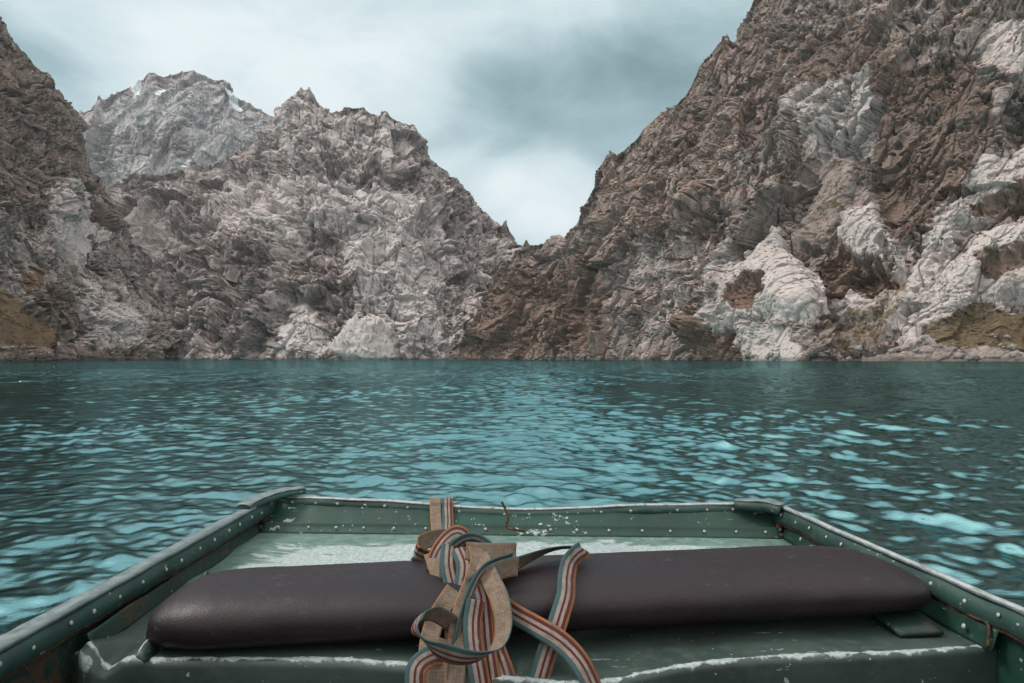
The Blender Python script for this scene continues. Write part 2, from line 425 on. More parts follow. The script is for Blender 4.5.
    hm = sstep(perlin(P0 / 34, seed + 73), -0.05, 0.25)
    hole = sstep(0.50 - h1, 0.0, 0.10) * (hid > 0.35) * hm
    k1, _, kid = facets(hz / np.float32(4.6) + 9, seed + 75)
    hole2 = sstep(k1, 0.30, 0.42) * sstep(perlin(P0 / 20 + 7, seed + 77), -0.1, 0.25)
    d2 = fac + sl * 0.42 + rs_ * 2.5 + fine * 1.1 * vary - 3.0 - hole * 9.0 - hole2 * 4.0 - cl1 * 7.0 * vb - cl2 * 3.2 * vc
    d2 = d2 * (0.10 + 0.90 * rgh) + (perlin(P0 / 30, seed + 81) * 2.2 + 1.2 * q2 - 1.2 * jt(e1, 0.03) - hole2 * 0.8 + 0.3 * q4) * smooth
    fade2 = np.clip(0.5 + kk * 4, 0, 1) * (1 - 0.35 * sstep(kk, 0.9, 1.0))
    gs = 1 - 0.82 * np.clip(att['grass'] + att['scree'], 0, 1)
    G2 = G1 + N1 * (d2 * fade2 * gs * u * amp).reshape(ns, nt2, 1)
    V = G2.reshape(-1, 3)
    o = mesh_from(name, V, grid_faces(ns, nt2)[:, ::-1], mat, True, att)
    o['kind'] = 'structure'
    return o, px, py, G2

def lerp_cols(base, crest, rows):
    """base/crest: lists of (px, py, Y) sampled at the same columns; rows: (fraction of height, fraction of depth)"""
    out = []
    for b, c in zip(base, crest):
        col = []
        for h, d in rows:
            col.append((b[0] + (c[0] - b[0]) * h, b[1] + (c[1] - b[1]) * h, b[2] + (c[2] - b[2]) * d))
        out.append(col)
    return out

ROCK_N = rock_material('near_limestone', (0.46, 0.402, 0.382), (0.265, 0.216, 0.198), (0.132, 0.083, 0.061), 0.42)
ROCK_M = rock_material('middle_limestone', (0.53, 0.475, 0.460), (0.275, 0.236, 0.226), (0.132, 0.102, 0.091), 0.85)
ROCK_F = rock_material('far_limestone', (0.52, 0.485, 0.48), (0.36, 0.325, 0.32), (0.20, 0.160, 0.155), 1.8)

ROWS = [(0, 0), (0.18, 0.10), (0.4, 0.30), (0.62, 0.48), (0.82, 0.78), (1, 1)]
# right-hand wall of the gorge
rb = [(448, 359, 470), (470, 359, 440), (500, 359, 420), (530, 359, 400), (560, 359, 380), (590, 359, 350), (620, 360, 325), (650, 360, 305), (690, 360, 280),
      (730, 361, 255), (770, 361, 235), (820, 361, 215), (880, 361, 200), (940, 362, 186), (1000, 362, 176), (1060, 363, 168), (1130, 363, 160), (1300, 365, 140), (1700, 370, 110)]
rc = [(455, 352, 480), (478, 305, 470), (500, 268, 468), (518, 249, 466), (548, 241, 462), (568, 231, 450), (585, 210, 440), (598, 168, 430), (622, 152, 424),
      (646, 127, 420), (682, 100, 414), (702, 58, 410), (738, 38, 404), (753, 0, 396), (790, -60, 386), (850, -130, 376), (950, -190, 366), (1200, -230, 350), (1700, -300, 320)]
right_feats = [
    dict(poly=[(772, 224), (800, 262), (832, 303), (806, 322), (776, 318), (728, 312), (718, 296), (738, 258)], push=13, width=26, smooth=0.92, pale=0.8, warp=0.8, soft=3),
    dict(poly=[(704, 296), (740, 314), (782, 326), (802, 338), (798, 366), (746, 366), (736, 340), (712, 322)], push=5, width=18, smooth=0.75, pale=0.6, warp=1.0, soft=4),
    dict(poly=[(690, 306), (708, 312), (734, 342), (740, 364), (690, 364)], brown=0.5, soft=6),
    dict(poly=[(728, 290), (748, 270), (766, 276), (772, 296), (756, 312), (728, 308)], push=-20, width=16, smooth=0.75, brown=0.8, pale=-0.9, warp=0.7, soft=2.5),
    dict(poly=[(700, 262), (722, 240), (742, 250), (724, 290), (700, 300)], push=7, width=14, smooth=0.5, pale=0.7, warp=1.0),
    dict(poly=[(838, 212), (872, 196), (900, 245), (900, 268), (862, 262), (830, 236)], push=11, width=22, smooth=0.85, pale=0.75, warp=0.8),
    dict(poly=[(812, 262), (838, 240), (880, 262), (898, 285), (860, 292), (828, 290)], push=-6, width=12, brown=0.9, warp=1.0),
    dict(poly=[(838, 290), (872, 282), (898, 288), (866, 312), (836, 318)], push=6, width=14, smooth=0.7, pale=0.8),
    dict(poly=[(1040, 140), (1040, 190), (980, 225), (945, 270), (905, 330), (880, 335), (900, 290), (940, 220), (985, 165)], push=12, width=22, smooth=0.72, pale=0.6),
    dict(poly=[(1040, 215), (1040, 290), (985, 310), (925, 345), (905, 340), (940, 285), (990, 235)], push=8, width=20, smooth=0.7, pale=0.6),
    dict(poly=[(968, 200), (1030, 186), (1034, 206), (975, 218)], push=-9, width=8, brown=0.8, pale=-0.7, soft=4),
    dict(poly=[(975, 268), (1035, 248), (1035, 268), (990, 284)], push=-9, width=8, brown=0.8, pale=-0.7, soft=4),
    dict(poly=[(878, 250), (888, 240), (896, 256), (886, 266)], push=-12, width=7, brown=0.6, soft=2),
    dict(poly=[(880, 70), (965, 60), (985, 110), (965, 175), (930, 225), (893, 238), (868, 190), (876, 120)], push=-7, width=28, brown=0.95, streak=0.5, smooth=0.3),
    dict(poly=[(800, 40), (880, 20), (885, 62), (800, 80)], brown=0.75, streak=0.8, push=-4, width=14, smooth=0.4),
    dict(poly=[(800, 82), (876, 76), (868, 150), (806, 148)], pale=0.5, push=3, width=16, streak=0.4),
    dict(poly=[(985, 30), (1060, 0), (1060, 95), (985, 70)], pale=0.6, push=5, width=20, smooth=0.4),
    dict(poly=[(800, 150), (850, 140), (838, 165), (870, 195), (838, 212), (812, 240), (790, 230), (812, 190)], grass=0.40, scree=0.8, warp=1.2),
    dict(poly=[(640, 240), (700, 235), (690, 330), (640, 330)], pale=0.35, brown=0.2),
    dict(poly=[(548, 290), (568, 272), (590, 300), (592, 345), (560, 350), (552, 320)], push=-9, width=14, brown=0.7, soft=3),
    dict(poly=[(470, 290), (600, 250), (610, 360), (455, 360)], brown=0.3),
    dict(poly=[(810, 330), (850, 300), (905, 282), (915, 300), (890, 345), (830, 350)], grass=0.52, scree=0.55, push=4, width=22, warp=1.2),
    dict(poly=[(925, 335), (985, 305), (1100, 300), (1100, 352), (930, 352)], grass=1.0, push=3, width=30, warp=0.8),
    dict(poly=[(905, 345), (950, 340), (985, 330), (1000, 345), (960, 352), (900, 352)], grass=0.5, scree=0.9),
    dict(poly=[(840, 353), (900, 350), (1200, 350), (1200, 375), (840, 372)], scree=1.0, grass=-0.95, soft=2, warp=0.25),
    dict(poly=[(600, 100), (760, -20), (800, 60), (700, 240), (600, 260)], brown=0.12),
]
rcols = lerp_cols(rb, rc, ROWS)
# a gentler foot on the near right, where the grassy fans and the beach are
for i, c in enumerate(rcols):
    bx, by, bY = c[0]
    if 860 <= bx <= 1400:
        c[1] = (c[1][0], max(c[1][1], 340), bY + 20)
MR = mountain('mountain', rcols, ROCK_N, 0.8, 0.44, right_feats, 100, jag=0.8, dip=(-0.5, 0.2, 1.0))
tag(MR[0], 'brown and pale limestone wall with hollows rising out of frame at the lake')

# ridge across the lake
mb = [(40, 358, 560), (100, 358, 540), (150, 358, 520), (200, 358, 500), (240, 358, 490), (280, 358, 480), (310, 358, 476), (340, 358, 474), (370, 358, 474),
      (400, 358, 474), (425, 358, 478), (450, 358, 484), (475, 358, 494), (500, 358, 505), (520, 358, 515), (545, 358, 530), (590, 358, 560)]
mc = [(30, 190, 800), (90, 188, 800), (140, 172, 795), (190, 166, 790), (236, 152, 770), (272, 128, 745), (304, 101, 720), (328, 107, 715), (348, 105, 712),
      (378, 118, 708), (399, 121, 704), (430, 147, 698), (458, 176, 692), (482, 199, 688), (508, 229, 684), (530, 252, 680), (590, 275, 680)]
mid_feats = [
    dict(poly=[(290, 190), (345, 175), (420, 200), (450, 260), (450, 350), (340, 350), (352, 290), (330, 230)], pale=0.5, soft=16, smooth=0.4, streak=0.35, push=5, width=40),
    dict(poly=[(352, 285), (395, 280), (392, 318), (352, 322)], streak=1.0, push=-8, width=10, smooth=0.5),
    dict(poly=[(190, 235), (280, 225), (345, 255), (352, 300), (320, 330), (200, 310)], brown=0.12, soft=14, push=3, width=30),
    dict(poly=[(100, 215), (150, 205), (185, 245), (130, 250)], scree=1.0),
    dict(poly=[(265, 105), (330, 100), (400, 120), (440, 165), (380, 175), (280, 170)], pale=0.18, soft=14),
    dict(poly=[(285, 300), (310, 310), (330, 350), (275, 350)], pale=0.5, streak=0.5, smooth=0.5),
    dict(poly=[(225, 180), (300, 180), (300, 240), (215, 240)], pale=0.45, soft=14, smooth=0.35),
    dict(poly=[(186, 163), (199, 160), (190, 171), (182, 171)], snow=1.0, warp=0.25, soft=1.0),
    dict(poly=[(470, 196), (515, 240), (500, 340), (450, 340)], pale=0.25, brown=0.2),
]
MM = mountain('mountain', lerp_cols(mb, mc, ROWS), ROCK_M, 0.8, 0.80, mid_feats, 200, jag=1.0, dip=(0.35, 0.2, 1.0), shear=0.05)
tag(MM[0], 'jagged grey limestone ridge across the lake behind the notch')

# far peak
pb = [(20, 330, 1150), (75, 330, 1150), (110, 330, 1150), (150, 330, 1150), (190, 330, 1150), (230, 330, 1150), (270, 330, 1150), (310, 330, 1150), (350, 330, 1150)]
pc = [(20, 150, 1500), (76, 111, 1500), (110, 97, 1500), (139, 80, 1500), (187, 67, 1500), (226, 87, 1500), (262, 108, 1500), (310, 150, 1500), (350, 180, 1500)]
far_feats = [
    dict(poly=[(100, 110), (190, 80), (270, 115), (265, 175), (120, 175)], pale=0.3, streak=0.8, smooth=0.55),
    dict(poly=[(118, 128), (148, 128), (150, 152), (118, 152)], brown=1.0, push=-3, width=8),
    dict(poly=[(165, 125), (190, 120), (190, 155), (165, 160)], brown=0.8),
    dict(poly=[(132, 79), (141, 77), (141, 94), (133, 96)], snow=1.0, warp=0.15, soft=0.8),
    dict(poly=[(226, 94), (236, 94), (243, 106), (233, 106)], snow=1.0, warp=0.15, soft=0.8),
    dict(poly=[(154, 96), (160, 94), (168, 84), (164, 82)], snow=0.7, warp=0.15, soft=0.6),
]
MP = mountain('mountain', lerp_cols(pb, pc, [(0, 0), (0.3, 0.3), (0.55, 0.65), (0.7, 0.72), (0.88, 0.85), (1, 1)]), ROCK_F, 0.8, 1.75, far_feats, 300, jag=0.9, back=0.7, amp=0.9, rough=0.75)
tag(MP[0], 'far pale blue grey peak with small snow patches near its top')

# left-hand slope
lb = [(-700, 366, 120), (-350, 363, 170), (-160, 361, 205), (-70, 360, 225), (0, 360, 245), (30, 360, 255), (60, 359, 265), (90, 359, 278), (120, 359, 292), (145, 359, 305), (165, 359, 318), (188, 359, 332)]
lc = [(-700, -320, 260), (-350, -230, 300), (-160, -110, 330), (-70, -40, 345), (0, 24, 360), (30, 62, 366), (64, 99, 372), (86, 156, 376), (122, 216, 380), (140, 265, 378), (160, 316, 370), (186, 352, 350)]
left_feats = [
    dict(poly=[(-120, 265), (-10, 275), (25, 305), (62, 336), (60, 346), (-120, 350)], grass=1.0, push=3, width=40, warp=0.4, soft=3),
    dict(poly=[(-100, 346), (60, 344), (120, 346), (180, 352), (180, 362), (-100, 366)], push=2, width=6, brown=0.3, grass=-1.0, warp=0.6, soft=2),
    dict(poly=[(15, 268), (50, 265), (55, 285), (20, 292)], grass=0.7, warp=0.8),
    dict(poly=[(0, 25), (65, 100), (85, 155), (125, 220), (60, 230), (0, 200)], brown=0.2),
    dict(poly=[(45, 190), (75, 180), (110, 240), (90, 262), (60, 240)], pale=0.5, soft=10, smooth=0.4, push=3, width=14),
    dict(poly=[(80, 272), (112, 276), (140, 315), (135, 345), (96, 340)], pale=0.4, soft=10, push=5, width=18, smooth=0.4),
    dict(poly=[(28, 292), (78, 280), (96, 330), (66, 340)], brown=0.75, push=4, width=18),
    dict(poly=[(92, 205), (122, 215), (112, 240), (96, 236)], brown=0.9),
]
ROCK_L = rock_material('left_limestone', (0.48, 0.42, 0.402), (0.245, 0.205, 0.192), (0.112, 0.077, 0.060), 0.42, (0.105, 0.060, 0.030))
ML = mountain('mountain', lerp_cols(lb, lc, ROWS), ROCK_L, 0.8, 0.46, left_feats, 400, jag=0.8, dip=(0.5, 0.2, 1.0), shear=-0.6)
tag(ML[0], 'dark brown rock slope with dry grass at its foot on the lake edge')

# ------------------------------------------------------------------ loose rocks on the shore
def rock_mesh(name, seed, mat, sub=5, sc=(1, 1, 1), rough=1.0, dens=1.6):
    bm = bmesh.new(); bmesh.ops.create_icosphere(bm, subdivisions=sub, radius=1)
    V = np.array([v.co[:] for v in bm.verts], np.float32); Fq = np.array([[v.index for v in f.verts] for f in bm.faces]); bm.free()
    p = V * dens + seed * 3.7
    e1, q1, v1 = facets(p, seed); e2, q2, v2 = facets(p * 2.7, seed + 1); e3, q3, v3 = facets(p * 7, seed + 2)
    r = 1 + rough * (0.55 * q1 + 0.2 * v1 + 0.22 * q2 + 0.08 * v2 + 0.07 * q3 - 0.07 * (1 - sstep(e1, 0, 0.1)) - 0.03 * (1 - sstep(e2, 0, 0.15)) + 0.05 * (ridged(p * 4, 3, seed + 4) - 0.5))
    V = V * r[:, None] * np.array(sc, np.float32)
    at_ = {k: np.zeros(len(V)) for k in ('pale', 'brown', 'grass', 'streak', 'scree', 'snow')}
    at_['pale'] += 0.4
    return mesh_from(name, V, Fq, mat, True, at_)
ROCK_B = rock_material('boulder_stone', (0.48, 0.43, 0.41), (0.30, 0.262, 0.245), (0.150, 0.110, 0.088), 0.2)
def on_surface(M, px, py):
    o, cx, cy, G = M
    i = np.unravel_index(np.argmin((cx - px) ** 2 + (cy - py) ** 2), cx.shape)
    return G[i]
shapes = [rock_mesh('boulder', 20 + k, ROCK_B, 3, (1, 0.9, 0.72), 0.9, 1.3) for k in range(5)]
spots = []
for k in range(46):
    px = random.uniform(838, 1030); spots.append((MR, px, random.uniform(341, 357), random.uniform(0.35, 1.25) ** 1.5, 'pale boulder lying on the gravel beach at the right of the lake', 'boulders on the right beach'))
for k in range(16):
    px = random.uniform(2, 175); spots.append((ML, px, random.uniform(347, 357), random.uniform(0.5, 1.2) ** 1.4, 'grey boulder at the foot of the dry grass slope', 'boulders under the grass slope'))
for k in range(14):
    px = random.uniform(560, 800); spots.append((MR, px, random.uniform(355, 358), random.uniform(0.7, 1.5), 'boulder at the waterline under the steep brown wall', 'boulders under the brown wall'))
used = set()
for k, (M, px, py, r, lab, grp) in enumerate(spots):
    b = shapes[k % 5]
    if k >= 5: b = b.copy(); COL.objects.link(b)
    p = on_surface(M, px, py); b.location = (p[0], p[1], max(p[2], 0.0) + 0.3 * r); b.scale = (r, r, r)
    b.rotation_euler = (random.uniform(-.3, .3), random.uniform(-.3, .3), random.uniform(0, 6.28))
    tag(b, lab, 'boulder', grp)
stack = rock_mesh('rock_outcrop', 61, ROCK_M, 6, (19, 13, 24), 0.5, 1.5)
stack.location = ((366 - 512) / F * 452, 452, 0.5)
tag(stack, 'brown rock outcrop standing at the waterline before the pale grey wall', 'rock')

# ------------------------------------------------------------------ air
def build_haze():
    bm = bmesh.new(); bmesh.ops.create_cube(bm, size=1)
    for v in bm.verts: v.co = Vector((v.co.x * 4200, v.co.y * 3000 + 1200, (v.co.z + 0.5) * 640 - 8))
    me = bpy.data.meshes.new('haze'); bm.to_mesh(me); bm.free()
    m, t = material('thin_air')
    pv = t.node('ShaderNodeVolumePrincipled'); pv.inputs['Color'].default_value = (0.80, 0.90, 0.96, 1)
    pv.inputs['Density'].default_value = 0.00007; pv.inputs['Anisotropy'].default_value = 0.0
    o = t.node('ShaderNodeOutputMaterial'); t.l.new(pv.outputs[0], o.inputs['Volume'])
    me.materials.append(m)
    ob = bpy.data.objects.new('haze', me); COL.objects.link(ob); ob['kind'] = 'stuff'; ob['label'] = 'thin pale haze over the lake'
build_haze()

# ------------------------------------------------------------------ small mesh helpers
def at(px, py, h):
    """point seen at a pixel, h metres below the eye"""
    Y = h * F / (py - HY); return np.array([Y * (px - 512) / F, Y, CZ - h])
def empty(name, loc=(0, 0, 0)):
    o = bpy.data.objects.new(name, None); COL.objects.link(o); o.location = loc; o.empty_display_size = 0.1
    return o
def sheet(name, G, th, mat, parent=None, attrs=None, smooth=True):
    """a plate of thickness th whose face is the grid G (n, m, 3)"""
    G = np.asarray(G, float); n, m = G.shape[:2]
    N = normals(G); Bk = G - N * th
    V = np.concatenate([G.reshape(-1, 3), Bk.reshape(-1, 3)])
    f = grid_faces(n, m); k = n * m; a = np.arange(k).reshape(n, m)
    ring = np.concatenate([a[:, 0], a[-1, 1:], a[-2::-1, -1], a[0, -2:0:-1]])
    r2 = np.roll(ring, -1)
    side = np.stack([ring, ring + k, r2 + k, r2], -1)
    return mesh_from(name, V, np.concatenate([f, f[:, ::-1] + k, side]), mat, smooth, attrs, parent)
def sweep(name, path, prof, mat, parent=None, up=(0, 0, 1), side=None, smooth=False, wob=0.0):
    """closed profile (lateral, up) carried along a path; lateral is to the right of the travel direction"""
    path = np.asarray(path, float); n = len(path); T = np.gradient(path, axis=0); T /= np.linalg.norm(T, axis=1, keepdims=True)
    U = np.tile(np.array(up, float), (n, 1)); Rt = np.cross(T, U); Rt /= np.linalg.norm(Rt, axis=1, keepdims=True); U = np.cross(Rt, T)
    prof = np.asarray(prof, float); m = len(prof)
    V = path[:, None] + Rt[:, None] * prof[None, :, :1] + U[:, None] * prof[None, :, 1:]
    if wob:
        w = np.stack([fbm((V.reshape(-1, 3) * 9 + 10 * i).astype(np.float32), 2, 60 + i) for i in range(3)], -1).reshape(V.shape)
        V = V + w * wob
    a = np.arange(n * m).reshape(n, m); b = np.roll(a, -1, 1)
    Fq = np.stack([a[:-1], b[:-1], b[1:], a[1:]], -1).reshape(-1, 4)
    o = mesh_from(name, V.reshape(-1, 3), Fq, mat, smooth, None, parent)
    bm = bmesh.new(); bm.from_mesh(o.data); bm.verts.ensure_lookup_table()
    for r in (range(m), range((n - 1) * m, n * m)): bm.faces.new([bm.verts[i] for i in r])
    bmesh.ops.recalc_face_normals(bm, faces=bm.faces); bm.to_mesh(o.data); bm.free()
    return o
def line(a, b, n): return np.array(a)[None] + (np.array(b) - np.array(a))[None] * np.linspace(0, 1, n)[:, None]
def polyline(pts, per=8):
    out = [np.array(pts[0])[None]]
    for a, b in zip(pts[:-1], pts[1:]): out.append(line(a, b, per + 1)[1:])
    return np.concatenate(out)
def smooth_path(pts, n):
    pts = np.asarray(pts, float); d = np.concatenate([[0], np.cumsum(np.linalg.norm(np.diff(pts, axis=0), axis=1))])
    # Catmull-Rom style cubic
    q = np.linspace(0, d[-1], n); m = np.gradient(pts, d, axis=0)
    i = np.clip(np.searchsorted(d, q, side='right') - 1, 0, len(d) - 2); h = (d[i + 1] - d[i])[:, None]; s = ((q - d[i])[:, None]) / h
    return ((1 + 2 * s) * (1 - s) ** 2) * pts[i] + s * (1 - s) ** 2 * h * m[i] + s * s * (3 - 2 * s) * pts[i + 1] + s * s * (s - 1) * h * m[i + 1]

# ------------------------------------------------------------------ boat materials
def paint_material(name, base, chip=0.5, rust=0.5, worn=None, dark=1.0):
    m, t = material(name)
    P = t.coord('Object')
    n1 = t.noise(P, 5, 5, 0.6); n2 = t.noise(P, 34, 5, 0.65); n3 = t.noise(P, 120, 4, 0.6)
    col = t.mix(t.ramp(n1, 0.3, 0.7), tuple(c * 0.7 for c in base), tuple(c * 1.35 for c in base))
    col = t.mix(t.math('MULTIPLY', t.ramp(n2, 0.5, 0.75), 0.35), col, (base[0] * 2.2 + 0.01, base[1] * 1.9, base[2] * 1.9))
    grime = t.ramp(t.math('ADD', t.math('MULTIPLY', n1, 0.6), t.math('MULTIPLY', n2, 0.5)), 0.56, 0.75)
    col = t.mix(t.math('MULTIPLY', grime, 0.5), col, (0.022, 0.024, 0.02))
    rm = t.ramp(t.math('ADD', t.math('MULTIPLY', t.noise(P, 8, 4, 0.7), 0.6), t.math('MULTIPLY', n3, 0.4)), 0.68 - 0.13 * rust, 0.76 - 0.13 * rust)
    col = t.mix(t.math('MULTIPLY', rm, 0.75), col, (0.075, 0.037, 0.02))
    # paint flaked to pale primer and metal
    cm = t.math('ADD', t.math('MULTIPLY', n2, 0.55), t.math('MULTIPLY', n1, 0.45))
    cmask = t.ramp(cm, 0.70 - 0.14 * chip, 0.715 - 0.14 * chip)
    cmask = t.math('MAXIMUM', cmask, t.math('MULTIPLY', t.ramp(t.noise(P, 62, 3, 0.55), 0.735 - 0.08 * chip, 0.75 - 0.08 * chip), 0.9))
    scr = t.noise(t.mapping(P, scale=(6, 60, 60), rot=(0.2, 0.3, 0.35)), 2.2, 3, 0.6)
    scm = t.math('MULTIPLY', t.ramp(scr, 0.69, 0.71), t.ramp(n1, 0.4, 0.6))
    pale = t.mix(t.ramp(n3, 0.3, 0.7), (0.22, 0.27, 0.265), (0.40, 0.45, 0.45))
    mask = t.math('MAXIMUM', cmask, scm)
    if dark is True:
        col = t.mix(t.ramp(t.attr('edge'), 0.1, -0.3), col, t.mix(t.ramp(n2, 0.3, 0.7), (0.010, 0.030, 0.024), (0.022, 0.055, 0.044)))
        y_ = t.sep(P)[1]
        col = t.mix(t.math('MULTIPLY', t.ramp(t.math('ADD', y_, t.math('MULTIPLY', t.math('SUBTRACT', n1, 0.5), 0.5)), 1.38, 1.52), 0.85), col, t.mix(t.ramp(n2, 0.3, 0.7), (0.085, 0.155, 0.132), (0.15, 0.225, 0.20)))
    if worn: mask = t.math('MAXIMUM', mask, worn(t, P, n1, n2, n3))
    col = t.mix(mask, col, pale)
    ro = t.ramp(n2, 0.3, 0.7, 0.38, 0.62)
    h = t.math('ADD', t.math('MULTIPLY', n1, 0.6), t.math('MULTIPLY', t.math('SUBTRACT', 1.0, mask), 0.12))
    nb = t.bump(h, 0.5, 0.012); nb = t.bump(n3, 0.15, 0.002, nb)
    t.principled(col, ro, 0.0, 0.38, nb)
    return m
def deck_worn(t, P, n1, n2, n3):
    x, y, z = t.sep(P)
    s = t.noise(t.mapping(P, scale=(1.0, 3.2, 3)), 6.5, 7, 0.72, 0.4)
    back = t.math('MULTIPLY', t.ramp(y, 1.34, 1.52), t.ramp(y, 1.86, 1.68))
    cx = t.ramp(t.math('ABSOLUTE', t.math('ADD', x, 0.03)), 0.78, 0.40)
    k = t.math('ADD', s, t.math('MULTIPLY', t.math('MULTIPLY', back, cx), 0.33))
    a = t.ramp(k, 0.665, 0.72)
    # bare rolled edge along the front, ragged where the paint ends
    e = t.attr('edge')
    ed = t.ramp(t.math('ADD', e, t.math('MULTIPLY', t.math('SUBTRACT', n2, 0.5), 0.6)), 0.48, 0.58)
    return t.math('MAXIMUM', a, ed)
GREEN = (0.011, 0.033, 0.026)
M_SIDE = paint_material('weathered_green_paint', GREEN, 0.25, 1.35)
M_BOW = paint_material('chipped_green_paint', (0.011, 0.042, 0.031), 0.66, 0.5)
M_RIM = paint_material('rim_green_paint', (0.027, 0.062, 0.053), 0.62, 0.55)
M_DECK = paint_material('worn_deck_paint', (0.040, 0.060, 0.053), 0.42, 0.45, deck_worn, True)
def metal_material(name, col, rough, spots=0.4):
    m, t = material(name); P = t.coord('Object')
    n = t.noise(P, 40, 5, 0.65); n1 = t.noise(t.mapping(P, scale=(6, 1, 6)), 14, 4, 0.6)
    c = t.mix(t.ramp(n, 0.35, 0.65), tuple(v * 0.72 for v in col), col)
    c = t.mix(t.math('MULTIPLY', t.ramp(n1, 0.52, 0.66), spots), c, (0.05, 0.085, 0.075))
    t.principled(c, t.ramp(n, 0.3, 0.7, rough, rough + 0.25), 0.35, 0.5, t.bump(n, 0.3, 0.003))
    return m
M_ALU = metal_material('worn_bare_metal', (0.42, 0.46, 0.465), 0.42, 0.55)
M_RIMTOP = metal_material('dull_rim_metal', (0.20, 0.24, 0.25), 0.45, 0.5)
M_CAP = metal_material('worn_cap_metal', (0.33, 0.37, 0.37), 0.5, 0.9)
M_RIVET = metal_material('rivet_metal', (0.46, 0.48, 0.48), 0.35, 0.25)
def rust_material():
    m, t = material('rust'); P = t.coord('Object')
    n = t.noise(P, 45, 6, 0.7)
    c = t.mix(t.ramp(n, 0.35, 0.65), (0.026, 0.017, 0.013), (0.13, 0.062, 0.035))
    t.principled(c, 0.9, 0, 0.2, t.bump(n, 0.8, 0.004)); return m
M_RUST = rust_material()

# ------------------------------------------------------------------ the boat
RIM = 0.40                                        # gunwale under the eye
L_bow, L_mid, L_end = at(270, 495.5, RIM), at(0, 641, RIM), np.array([-0.76, -1.7, CZ - RIM])
R_bow, R_mid, R_end = at(777, 503.0, RIM), at(1024, 609, RIM), np.array([0.84, -1.7, CZ - RIM])
C_bow = at(512, 508.5, RIM + 0.028)
boat = empty('boat', (0.03, 0.2, 0.0))
tag(boat, 'green riveted metal flat bowed boat with chipped paint in the foreground', 'boat')
bp = lambda o: o
ZD = CZ - 0.48                                    # the bow deck
def gun_path(a, b, c, n1=40, n2=30): return np.concatenate([line(a, b, n1), line(b, c, n2)[1:]])
def dent(P, amp, fr=4.0, seed=3):
    P = np.asarray(P, float); s = P.shape
    d = fbm((P.reshape(-1, 3) * fr).astype(np.float32), 3, seed).reshape(s[:-1])
    return d * amp
def hull_side(sgn, a, b, c, flare):
    top = gun_path(a, b, c); top = np.concatenate([top[:1] + (top[:1] - top[1:2]) * 0.0, top])
    zs = np.linspace(CZ - RIM - 0.012, -0.10, 26); G = []
    for z in zs:
        r = top.copy(); k = (CZ - RIM - z) / 0.45
        r[:, 0] -= sgn * flare * k; r[:, 1] -= np.clip((r[:, 1] - 1.0) / 1.0, 0, 1) * 0.42 * k; r[:, 2] = z
        r[:, 0] += sgn * dent(r, 0.006, 4, 12)
        G.append(r)
    G = np.array(G)
    if sgn > 0: G = G[::-1]
    return sheet('hull_side', G, 0.003, M_SIDE if sgn < 0 else M_BOW, boat)
hsl = hull_side(-1, L_bow, L_mid, L_end, 0.03); hsr = hull_side(1, R_bow, R_mid, R_end, 0.03)
# bow panel: leans out, its rim dips in the middle
def bow_rim(n, dz=0.0):
    p = smooth_path([L_bow, L_bow * 0.52 + C_bow * 0.48 + (0, 0, 0.004), C_bow, R_bow * 0.5 + C_bow * 0.5 + (0, 0, 0.003), R_bow], n); p[:, 2] += dz; return p
YB = 0.48 * F / (534 - HY)
def bow_panel():
    rim = bow_rim(90, -0.010); G = []
    Lb = np.array([L_bow[0] + 0.004, YB + 0.02, ZD]); Rb = np.array([R_bow[0] - 0.004, YB - 0.04, ZD])
    bot = line(Lb, Rb, 90)
    for k in np.linspace(0, 1, 24):
        r = rim * (1 - k) + bot * k
        r[:, 1] += dent(r, 0.007, 5, 21)
        G.append(r)
    low = bot.copy(); low[:, 2] = -0.1; low[:, 1] -= 0.25
    for k in np.linspace(0, 1, 12)[1:]: G.append(bot * (1 - k) + low * k)
    return sheet('bow_panel', np.array(G)[::-1], 0.003, M_BOW, boat)
bow = bow_panel()
# floor and stern
fl = np.array([[(x, y, 0.07 + 0.004 * math.sin(9 * x)) for x in np.linspace(-0.72, 0.80, 20)] for y in np.linspace(1.12, -1.72, 24)])
sheet('floor', fl, 0.004, M_DECK, boat, {'edge': np.zeros(2 * 20 * 24)})
tr = np.array([[(x, -1.7, z) for x in np.linspace(-0.76, 0.84, 10)] for z in np.linspace(-0.1, CZ - RIM, 8)])
sheet('stern_panel', tr, 0.004, M_SIDE, boat)

# gunwales: folded rim with a flat top and an inner lip
def gunwale(path, prof, name='gunwale', wob=0.004):
    return sweep(name, path, prof, M_RIM, boat, smooth=False, wob=wob)
def gunwale_cap(path, prof, par, m=None): return sweep('rim_edge', path, prof, m or M_ALU, par, smooth=False, wob=0.0015)
pl = gun_path(L_bow, L_mid, L_end); pr_ = gun_path(R_bow, R_mid, R_end)
lip = 0.036
# left: lateral + is inboard (path runs from bow to stern: right of travel = -X ... use sign)
gl = gunwale(pl, [(0.0, 0.0), (-0.026, -0.004), (-0.030, -lip), (-0.026, -lip - 0.001), (-0.022, -0.010), (-0.002, -0.008)])
gunwale_cap(pl, [(0.006, -0.006), (0.007, 0.003), (-0.026, 0.0045), (-0.0275, -0.002), (-0.022, 0.001), (0.003, -0.001)], gl, M_RIMTOP)
gr = gunwale(pr_, [(0.0, 0.0), (0.018, -0.006), (0.028, -lip), (0.025, -lip - 0.002), (0.013, -0.012), (0.0, -0.008)])
gunwale_cap(pr_, [(0.000, -0.008), (-0.001, 0.002), (0.013, 0.006), (0.0185, -0.002), (0.012, 0.001), (0.004, -0.002)], gr)
rim = bow_rim(80)
gb = gunwale(rim, [(0.0, 0.0), (0.016, -0.002), (0.019, -0.026), (0.016, -0.027), (0.012, -0.008), (0.0, -0.006)], wob=0.003)
